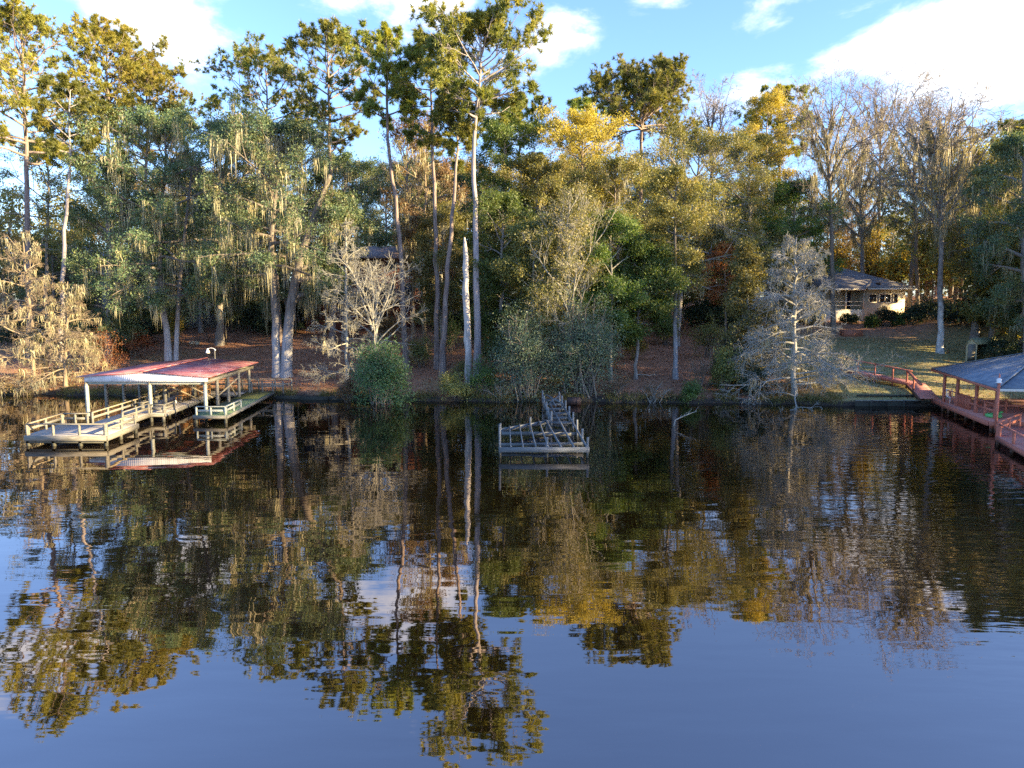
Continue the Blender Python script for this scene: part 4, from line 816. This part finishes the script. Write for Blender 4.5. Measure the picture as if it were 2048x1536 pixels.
# lower deck
ldk = (26.5, 36, 0); root = thing('lower_deck', 'low red plank deck with railing in front of the pavilion', 'dock', ldk)
pl = [(24.9, 36.0), (23.3, 31.4), (29.2, 30.2), (30.5, 38.6), (27.2, 39.3)]
platform(root, pl, .45, .05, .24, planks='red_deck', wood='red_wood', off=ldk, posts=[(24.98, 35.95, 1.12), (24.35, 34.0), (23.5, 31.6), (27.2, 38.9)])
railing(root, (24.95, 35.85), (23.4, 31.6), .45, .62, ldk, 'red_wood', 3, False); railing(root, (25.0, 36.1), (28.2, 39.0), .45, .68, ldk, 'red_wood', 3)
p = at_z(1990, 888, 0); p = np.array([25.35, 36.75, .45]); root = thing('post_lamp', 'white lamp with red finial on a tall thin red post by the pavilion', 'lamp', p); zt = at_Y(1990, 766, p[1])[2]-.45
g = Geo(); g.beam((0, 0, 0), (0, 0, zt), .1, .1); g.build('post', M['red_wood'], root)
g = Geo(); g.tube([(0, 0, zt), (0, 0, zt+.03), (0, 0, zt+.05), (0, 0, zt+.2), (0, 0, zt+.26)], [.14, .16, .1, .13, .03], 10); g.build('lamp_head', M['white_metal'], root)
g = Geo(); g.tube([(0, 0, zt+.26), (0, 0, zt+.34), (0, 0, zt+.5)], [.025, .04, .008], 8); g.build('finial', M['red_wood'], root)
p = np.array([28.1, 41.0, .62]); root = thing('toy_float', 'green plastic float left on the pavilion floor', 'float', p)
g = Geo(); th = np.linspace(0, 2*PI, 17); g.tube([(.33*math.cos(a), .33*math.sin(a), .12) for a in th], .11, 8, False); g.build('ring', M['green_float'], root, True)
g = Geo(); g.tube([(.32, 0, .2), (.42, 0, .3), (.55, 0, .33)], [.05, .07, .04], 8); g.build('grip', M['green_float'], root, True)
# white hanging ornament
p = np.array([29.25, 46.9, .62]); root = thing('garden_chair', 'white wire chair between the left pavilion posts', 'chair', p)
g = Geo(); g.tube([(-.2, -.2, 0), (-.2, -.2, .45), (-.2, .22, .45), (-.2, .28, .95)], .018, 6); g.build('side_frame', M['white_paint'], root)
g = Geo(); g.tube([(.2, -.2, 0), (.2, -.2, .45), (.2, .22, .45), (.2, .28, .95)], .018, 6); g.build('side_frame', M['white_paint'], root)
g = Geo()
for i in range(7): g.beam((-.2, -.2+i*.07, .46), (.2, -.2+i*.07, .46), .035, .015)
g.build('seat', M['white_paint'], root)
g = Geo()
for i in range(6): g.beam((-.2, .225+i*.01, .52+i*.08), (.2, .225+i*.01, .52+i*.08), .015, .04)
g.build('backrest', M['white_paint'], root)
# ramp
r0, r1, r2 = ground(1690, 748), ground(1830, 778), np.array([29.0, 48.6, .6])
root = thing('garden_ramp', 'long red boardwalk ramp with one handrail crossing the lawn', 'ramp', r1)
pts = [r0+[0, 0, .4], (r0+r1)/2+[0, 0, .42], r1+[0, 0, .42], np.array([29.3, 49.4, .64])]
for a, b in zip(pts[:-1], pts[1:]):
    a_, b_ = a-r1, b-r1; d = (b_-a_)/np.linalg.norm(b_-a_); 
    g = Geo(); g.beam(a_, b_, 1.25, .07); g.build('deck', M['red_deck'], root)
    sdv = np.cross(d, [0, 0, 1.])*.66
    g = Geo(); g.beam(a_+sdv-[0, 0, .07], b_+sdv-[0, 0, .07], .05, .22); g.build('edge_board', M['red_wood'], root)
    g = Geo(); g.beam(a_+sdv*.9+[0, 0, .95], b_+sdv*.9+[0, 0, .95], .17, .09); g.build('hand_rail', M['red_wood'], root)
    for q in (0., .5):
        c = a_+(b_-a_)*q+sdv*.9; g = Geo(); g.beam(c-[0, 0, .5], c+[0, 0, .92], .1, .1); g.build('rail_post', M['red_wood'], root)
# sea wall
root = thing('sea_wall', 'low dark timber sea wall along the right lawn', 'sea wall', (27, 50.3, 0))
for i in range(5):
    x0 = -2.5+i*2.35; g = Geo(); g.box(x0, x0+2.33, -.06, .04, -.6, .36); g.build('board_panel', M['wet_wood'], root)
    g = Geo(); g.beam((x0+1.1, -.12, -.6), (x0+1.1, -.12, .42), .14, .14); g.build('pile', M['wet_wood'], root)
g = Geo(); g.beam((-2.5, -.03, .40), (9.2, -.03, .41), .2, .07); g.build('cap_board', M['dock_wood'], root)
p = ground(1790, 802); g = Geo(); root = thing('loose_timber', 'pale squared timber lying on the grass above the sea wall', 'timber', (p[0], 51.1, float(gz(p[0], 51.1)))); g.beam((-2.4, .1, .1), (2.4, -.1, .1), .17, .13); g.build('timber', M['dock_wood'], root)
root = thing('sea_wall', 'low dark plank edging along the bank between boathouse and grey cypress', 'sea wall', (-14, 54.1, 0))
for i in range(4):
    x0 = -4.2+i*2.1; yy = float(shore(-14+x0+1))-54.1-.15; g = Geo(); g.box(x0, x0+2.08, yy-.05, yy+.04, -.5, .24); g.build('board_panel', M['wet_wood'], root)

# ------------------------------------------------------------------ houses
def hip(g, x0, x1, y0, y1, ze_, zr_, r0, r1, th=.15):
    ym = (y0+y1)/2; a, b, c, d = (x0, y0, ze_), (x1, y0, ze_), (x1, y1, ze_), (x0, y1, ze_); e, f = (r0, ym, zr_), (r1, ym, zr_)
    quad_roof(g, [a, b, f, e], th); quad_roof(g, [c, d, e, f], th); quad_roof(g, [b, c, f], th); quad_roof(g, [d, a, e], th)
def window(root, x0, x1, z0, z1, y, panes=1, fr='cream_trim'):
    fw = .09; g = Geo(); g.box(x0-fw, x1+fw, y-.07, y-.005, z1, z1+fw); g.box(x0-fw, x1+fw, y-.09, y-.005, z0-fw, z0); g.box(x0-fw, x0, y-.07, y-.005, z0, z1); g.box(x1, x1+fw, y-.07, y-.005, z0, z1)
    for i in range(1, panes): xx = x0+(x1-x0)*i/panes; g.box(xx-.03, xx+.03, y-.06, y-.015, z0, z1)
    wo = g.build('window', M[fr], root); g = Geo(); g.box(x0, x1, y-.03, y-.008, z0, z1); g.build('pane', M['glass'], wo); return wo
# right: beige house
YH = 87.0; hx = lambda px: at_Y(px, 600, YH)[0]; hz = lambda py: at_Y(1750, py, YH)[2]
ox = hx(1740); og = float(gz(ox, YH)); hb = np.array([ox, YH, og]); root = thing('beige_house', 'single storey beige house with grey hip roof on the right rise', 'house', hb)
X_ = lambda px: hx(px)-ox; Z_ = lambda py: hz(py)-og
g = Geo(); g.box(X_(1732), X_(1810), 0, 9, -1.2, Z_(579)); g.box(X_(1625), X_(1731.5), 1.5, 9, -1.2, Z_(579)); g.build('wall', M['beige_wall'], root)
g = Geo(); g.box(X_(1640), X_(1731.5), .2, 1.48, -1.2, Z_(619)); g.build('porch_base', M['cream_trim'], root)
g = Geo(); hip(g, X_(1605), X_(1828), -.6, 10.5, Z_(576), Z_(527), X_(1672), X_(1705)); rf = g.build('roof', M['grey_roof'], root)
g = Geo(); hip(g, X_(1726), X_(1818), -1.3, 5.5, Z_(575), Z_(553), X_(1762), X_(1774)); g.build('wing_roof', M['grey_roof'], rf)
g = Geo(); g.beam((X_(1605), -.64, Z_(579)), (X_(1726), -.64, Z_(579)), .06, .2); g.beam((X_(1724), -1.34, Z_(578.4)), (X_(1819), -1.34, Z_(578.4)), .06, .2); g.beam((X_(1819.5), -.64, Z_(579)), (X_(1829), -.64, Z_(579)), .06, .2); g.build('eave_trim', M['cream_trim'], root)
for a, b in ((1738, 1751.5), (1759, 1780), (1787, 1794)): window(root, X_(a), X_(b), Z_(604), Z_(589), 0, 2 if b-a > 14 else 1)
for px in (1640, 1667, 1694, 1730):
    g = Geo(); g.beam((X_(px), .3, Z_(619)), (X_(px), .3, Z_(581)), .13, .13); g.build('porch_post', M['cream_trim'], root)
for py in (603, 611):
    g = Geo(); g.beam((X_(1640), .3, Z_(py)), (X_(1729), .3, Z_(py)), .07, .08); g.build('porch_rail', M['cream_trim'], root)
g = Geo(); g.box(X_(1702), X_(1712), 1.44, 1.495, Z_(618), Z_(584)); g.build('porch_door', M['screen'], root)
g = Geo(); g.tube([(X_(1752), -.4, Z_(570)), (X_(1752), -.35, Z_(566))], [.22, .3], 10); g.build('roof_vent', M['black_pipe'], rf)
p = ground(1702, 672); root = thing('brick_planter', 'low red brick planter on the lawn below the beige house', 'planter', p); g = Geo()
g.box(-1.0, 1.0, -.5, -.3, -.2, .6); g.box(-1.0, 1.0, .3, .5, -.2, .6); g.box(-1.0, -.8, -.298, .298, -.2, .6); g.box(.8, 1.0, -.298, .298, -.2, .6); g.build('brick_wall', M['brick'], root)
g = Geo(); g.box(-.798, .798, -.298, .298, -.1, .5); g.build('soil', M['litter'], root)
# left: brown two storey house
YH = 83.0; ox = hx(700); og = float(gz(ox, YH)); hz = lambda py: at_Y(700, py, YH)[2]
root = thing('brown_house', 'two storey red brown house with screened porch behind the bare cypresses', 'house', (ox, YH, og))
g = Geo(); g.box(X_(602), X_(838), 1.5, 10, -1.5, Z_(513)); g.build('wall', M['red_wall'], root)
g = Geo(); hip(g, X_(588), X_(850), .6, 11, Z_(514), Z_(484), X_(650), X_(800)); rf = g.build('roof', M['brown_roof'], root)
g = Geo(); quad_roof(g, [(X_(592), -1.8, Z_(557)), (X_(700), -1.8, Z_(557)), (X_(700), 1.49, Z_(545)), (X_(592), 1.49, Z_(545))], .12); g.build('porch_roof', M['brown_roof'], rf)
g = Geo(); g.box(X_(605), X_(690), -1.3, 1.49, Z_(598), Z_(559)); g.build('screened_porch', M['screen'], root)
for px in (605, 622, 640, 660, 690):
    g = Geo(); g.beam((X_(px), -1.36, Z_(600)), (X_(px), -1.36, Z_(559)), .09, .09); g.build('porch_post', M['dock_wood'], root)
g = Geo(); g.beam((X_(600), -1.5, Z_(585)), (X_(700), -1.5, Z_(585)), .07, .09); g.build('porch_rail', M['dock_wood'], root)
g = Geo(); g.box(X_(596), X_(835), -2.2, 1.48, Z_(604), Z_(599)); g.build('balcony_floor', M['dock_wood'], root)
for px in (600, 660, 720, 780, 830): g = Geo(); g.beam((X_(px), -2.0, -1), (X_(px), -2.0, Z_(604)), .15, .15); g.build('balcony_post', M['dock_wood'], root)
for a, b in ((655, 672), (735, 752), (772, 790)): window(root, X_(a), X_(b), Z_(538), Z_(520), 1.5, 2, 'grey_wall')
for a, b in ((715, 740), (760, 785), (800, 822)): window(root, X_(a), X_(b), Z_(593), Z_(566), 1.5, 2, 'grey_wall')
g = Geo(); V0 = at_Y(690, 521, 82.6); g.tube([(X_(689), .9, Z_(524)), (X_(689), .9, Z_(518.5))], [.42, .42], 12); g.build('satellite_dish', M['white_metal'], root)
# grey house behind the twin oak
YH = 88.0; ox = hx(300); og = float(gz(ox, YH)); hz = lambda py: at_Y(300, py, YH)[2]
root = thing('grey_house', 'grey house with a white framed window hidden behind the dark oaks', 'house', (ox, YH, og))
g = Geo(); g.box(X_(205), X_(430), 0, 8, -1.2, Z_(545)); g.build('wall', M['grey_wall'], root); g = Geo(); hip(g, X_(195), X_(440), -.7, 8.7, Z_(546), Z_(515), X_(250), X_(385)); g.build('roof', M['brown_roof'], root)
for a, b in ((253, 272), (300, 318), (410, 425)): window(root, X_(a), X_(b), Z_(612), Z_(588), 0, 2, 'white_paint')
# far left house with pale blue roof
YH = 98.0; ox = hx(88); og = float(gz(ox, YH)); hz = lambda py: at_Y(88, py, YH)[2]
root = thing('blue_roofed_house', 'far house with a pale blue roof showing between left edge trees', 'house', (ox, YH, og))
g = Geo(); g.box(X_(40), X_(160), 0, 8, -1, Z_(508)); g.build('wall', M['grey_wall'], root); g = Geo(); hip(g, X_(30), X_(170), -.7, 8.7, Z_(507), Z_(483), X_(65), X_(135)); g.build('roof', M['pale_blue_roof'], root)
window(root, X_(80), X_(100), Z_(540), Z_(520), 0, 2, 'white_paint')
# shed
p = ground(1950, 722); YH = p[1]; ox, og = p[0], p[2]; hz = lambda py: at_Y(1950, py, YH)[2]
root = thing('garden_shed', 'small yellowish garden shed with mossy roof behind the pavilion', 'shed', p)
xa, xb, xc = X_(1939), X_(1961), (X_(1939)+X_(1961))/2; ztp, ze_ = Z_(677), Z_(687)
g = Geo(); V = [(xa, 0, -.3), (xb, 0, -.3), (xb, 0, ze_), (xc, 0, ztp), (xa, 0, ze_)]; dxx = X_(2035)-xb; V2 = [(v[0]+dxx, v[1]+1.6, v[2]) for v in V]
g.add(V+V2, [[i, (i+1) % 5, (i+1) % 5+5, i+5] for i in (0, 1, 4)], [[0, 1, 2], [0, 2, 3], [0, 3, 4], [5, 7, 6], [5, 8, 7], [5, 9, 8]]); g.build('wall', M['yellow_wall'], root)
g = Geo(); dv = np.array([dxx, 1.6, 0]); dn = dv/np.linalg.norm(dv)*.12
a, b, c = np.array([xa-.08, -.04, ze_-.02]), np.array([xc, -.04, ztp+.05]), np.array([xb+.1, -.04, ze_-.04]); quad_roof(g, [a-dn, b-dn, b+dv, a+dv][::-1], .06); quad_roof(g, [b-dn, c-dn, c+dv, b+dv][::-1], .06); g.build('roof', M['green_roof'], root)
g = Geo(); g.box(xa+.16, xb-.16, -.05, -.004, -.25, ze_-.06); g.build('door', M['wet_wood'] if False else M['dock_wood'], root)
p2 = ground(2005, 705); root = thing('garden_wall', 'pale low block wall behind the dark bush right of the shed', 'wall', p2); g = Geo(); g.box(-1.6, 2.6, -.1, .1, -.3, .75); g.build('blocks', M['pale_block'], root); g = Geo(); g.box(-1.65, 2.65, -.13, .13, .753, .82); g.build('coping', M['pale_block'], root)

# ------------------------------------------------------------------ grass, litter, wood beyond the picture
def stuff(o, label, cat): o['kind'] = 'stuff'; o['label'] = label; o['category'] = cat; return o
rng = np.random.default_rng(31)
n = 15000; xx = rng.uniform(-50, 24, n); dd = np.abs(rng.normal(size=n))*.9-.05; yy = shore(xx)+dd; zz = gz(xx, yy); ok = np.sin(xx*1.7)+np.sin(xx*.6+2) > -.7; base = np.stack([xx, yy, zz-.03], 1)[ok]
D = nrm(rng.normal(size=base.shape)*.45+np.array([0, -.25, 1.])); Lb = rng.uniform(.15, .6, len(base))[:, None]; v = nrm(np.cross(D, rng.normal(size=base.shape)))*.018
g = Geo(); g.add(np.stack([base-v, base+v, base+D*Lb], 1), None, np.arange(len(base)*3).reshape(-1, 3)); stuff(g.build('shore_grass', M['grass']), 'olive grass growing along the shoreline', 'grass')
n = 42000; xx = rng.uniform(-45, 46, n); yy = shore(xx)+.4+rng.uniform(0, 1, n)**1.3*34; lawnm = (xx > 22); keep = ~lawnm | (rng.random(n) < .25); xx, yy = xx[keep], yy[keep]; zz = gz(xx, yy)+.03
g = Geo(); leaves(g, rng, np.stack([xx, yy, zz], 1), 1, (.02, .02, .015), .15, .6, 2.5, 0); stuff(g.build('leaf_litter', M['litter']), 'brown fallen leaves scattered over the slope', 'leaves')
n = 26000; xx = rng.uniform(20, 46, n); yy = shore(xx)+.3+rng.uniform(0, 1, n)*24; base = np.stack([xx, yy, gz(xx, yy)-.01], 1); D = nrm(rng.normal(size=base.shape)*.5+np.array([0, 0, 1.])); v = nrm(np.cross(D, rng.normal(size=base.shape)))*.02
g = Geo(); g.add(np.stack([base-v, base+v, base+D*rng.uniform(.06, .2, n)[:, None]], 1), None, np.arange(n*3).reshape(-1, 3)); stuff(g.build('lawn_grass', M['grass']), 'short olive grass of the right lawn', 'grass')
def side_wood(name, label, x0, x1, y0, y1, n, h0, h1, seed, line=None):
    rng = np.random.default_rng(seed); g = Geo(); gl = Geo()
    for i in range(n):
        x, y = rng.uniform(x0, x1), rng.uniform(y0, y1)
        if line:
            f = rng.uniform(0, 1); x, y = line[0][0]+(line[1][0]-line[0][0])*f+rng.uniform(0, line[2]), line[0][1]+(line[1][1]-line[0][1])*f+rng.uniform(0, line[2])
        h = rng.uniform(h0, h1); b = gpt(x, y)
        g.tube([b-[0, 0, .2], b+[rng.normal()*.3, 0, h*.5], b+[rng.normal()*.6, 0, h*.95]], [.3, .2, .05], 6)
        m_ = 150; th = rng.uniform(0, 2*PI, m_); rr = np.sqrt(rng.uniform(0, 1, m_))*h*.26; f = rng.uniform(.2, 1, m_)
        c = b+np.stack([rr*np.cos(th)*(1.1-f*.5), rr*np.sin(th)*(1.1-f*.5), h*f], 1); leaves(gl, rng, c, 26, (.55, .55, .35), .36)
    o = gl.build(name, M['olive_leaf']); stuff(o, label, 'wood'); t_ = g.build('trunks', M['oak_bark'], o)
side_wood('side_woodland', 'wood continuing unseen past the right edge, placed and sized to shade the bank', 0, 1, 0, 0, 46, 14, 22, 71, ((48, 88), (58, 6), 14))  # unseen wood, its line and height set for the shade it casts
side_wood('side_woodland', 'unseen lower trees added past the right edge to shade the lawn', 0, 1, 0, 0, 14, 7, 12, 74, ((44, 66), (50, 44), 5))  # unseen low trees, added to even out the lawn's shade
rng = np.random.default_rng(73); g = Geo(); m_ = 2600; xx = rng.uniform(-150, 150, m_); yy = rng.uniform(140, 165, m_); zz = gz(xx, yy)+rng.uniform(0, 1, m_)**.8*(13+3*np.sin(xx*.17)+2*np.sin(xx*.43))
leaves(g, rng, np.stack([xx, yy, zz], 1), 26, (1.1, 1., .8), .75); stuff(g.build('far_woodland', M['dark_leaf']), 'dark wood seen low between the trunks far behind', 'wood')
side_wood('side_woodland', 'wood continuing along the bank past the left edge', -95, -56, 62, 112, 20, 14, 22, 72)
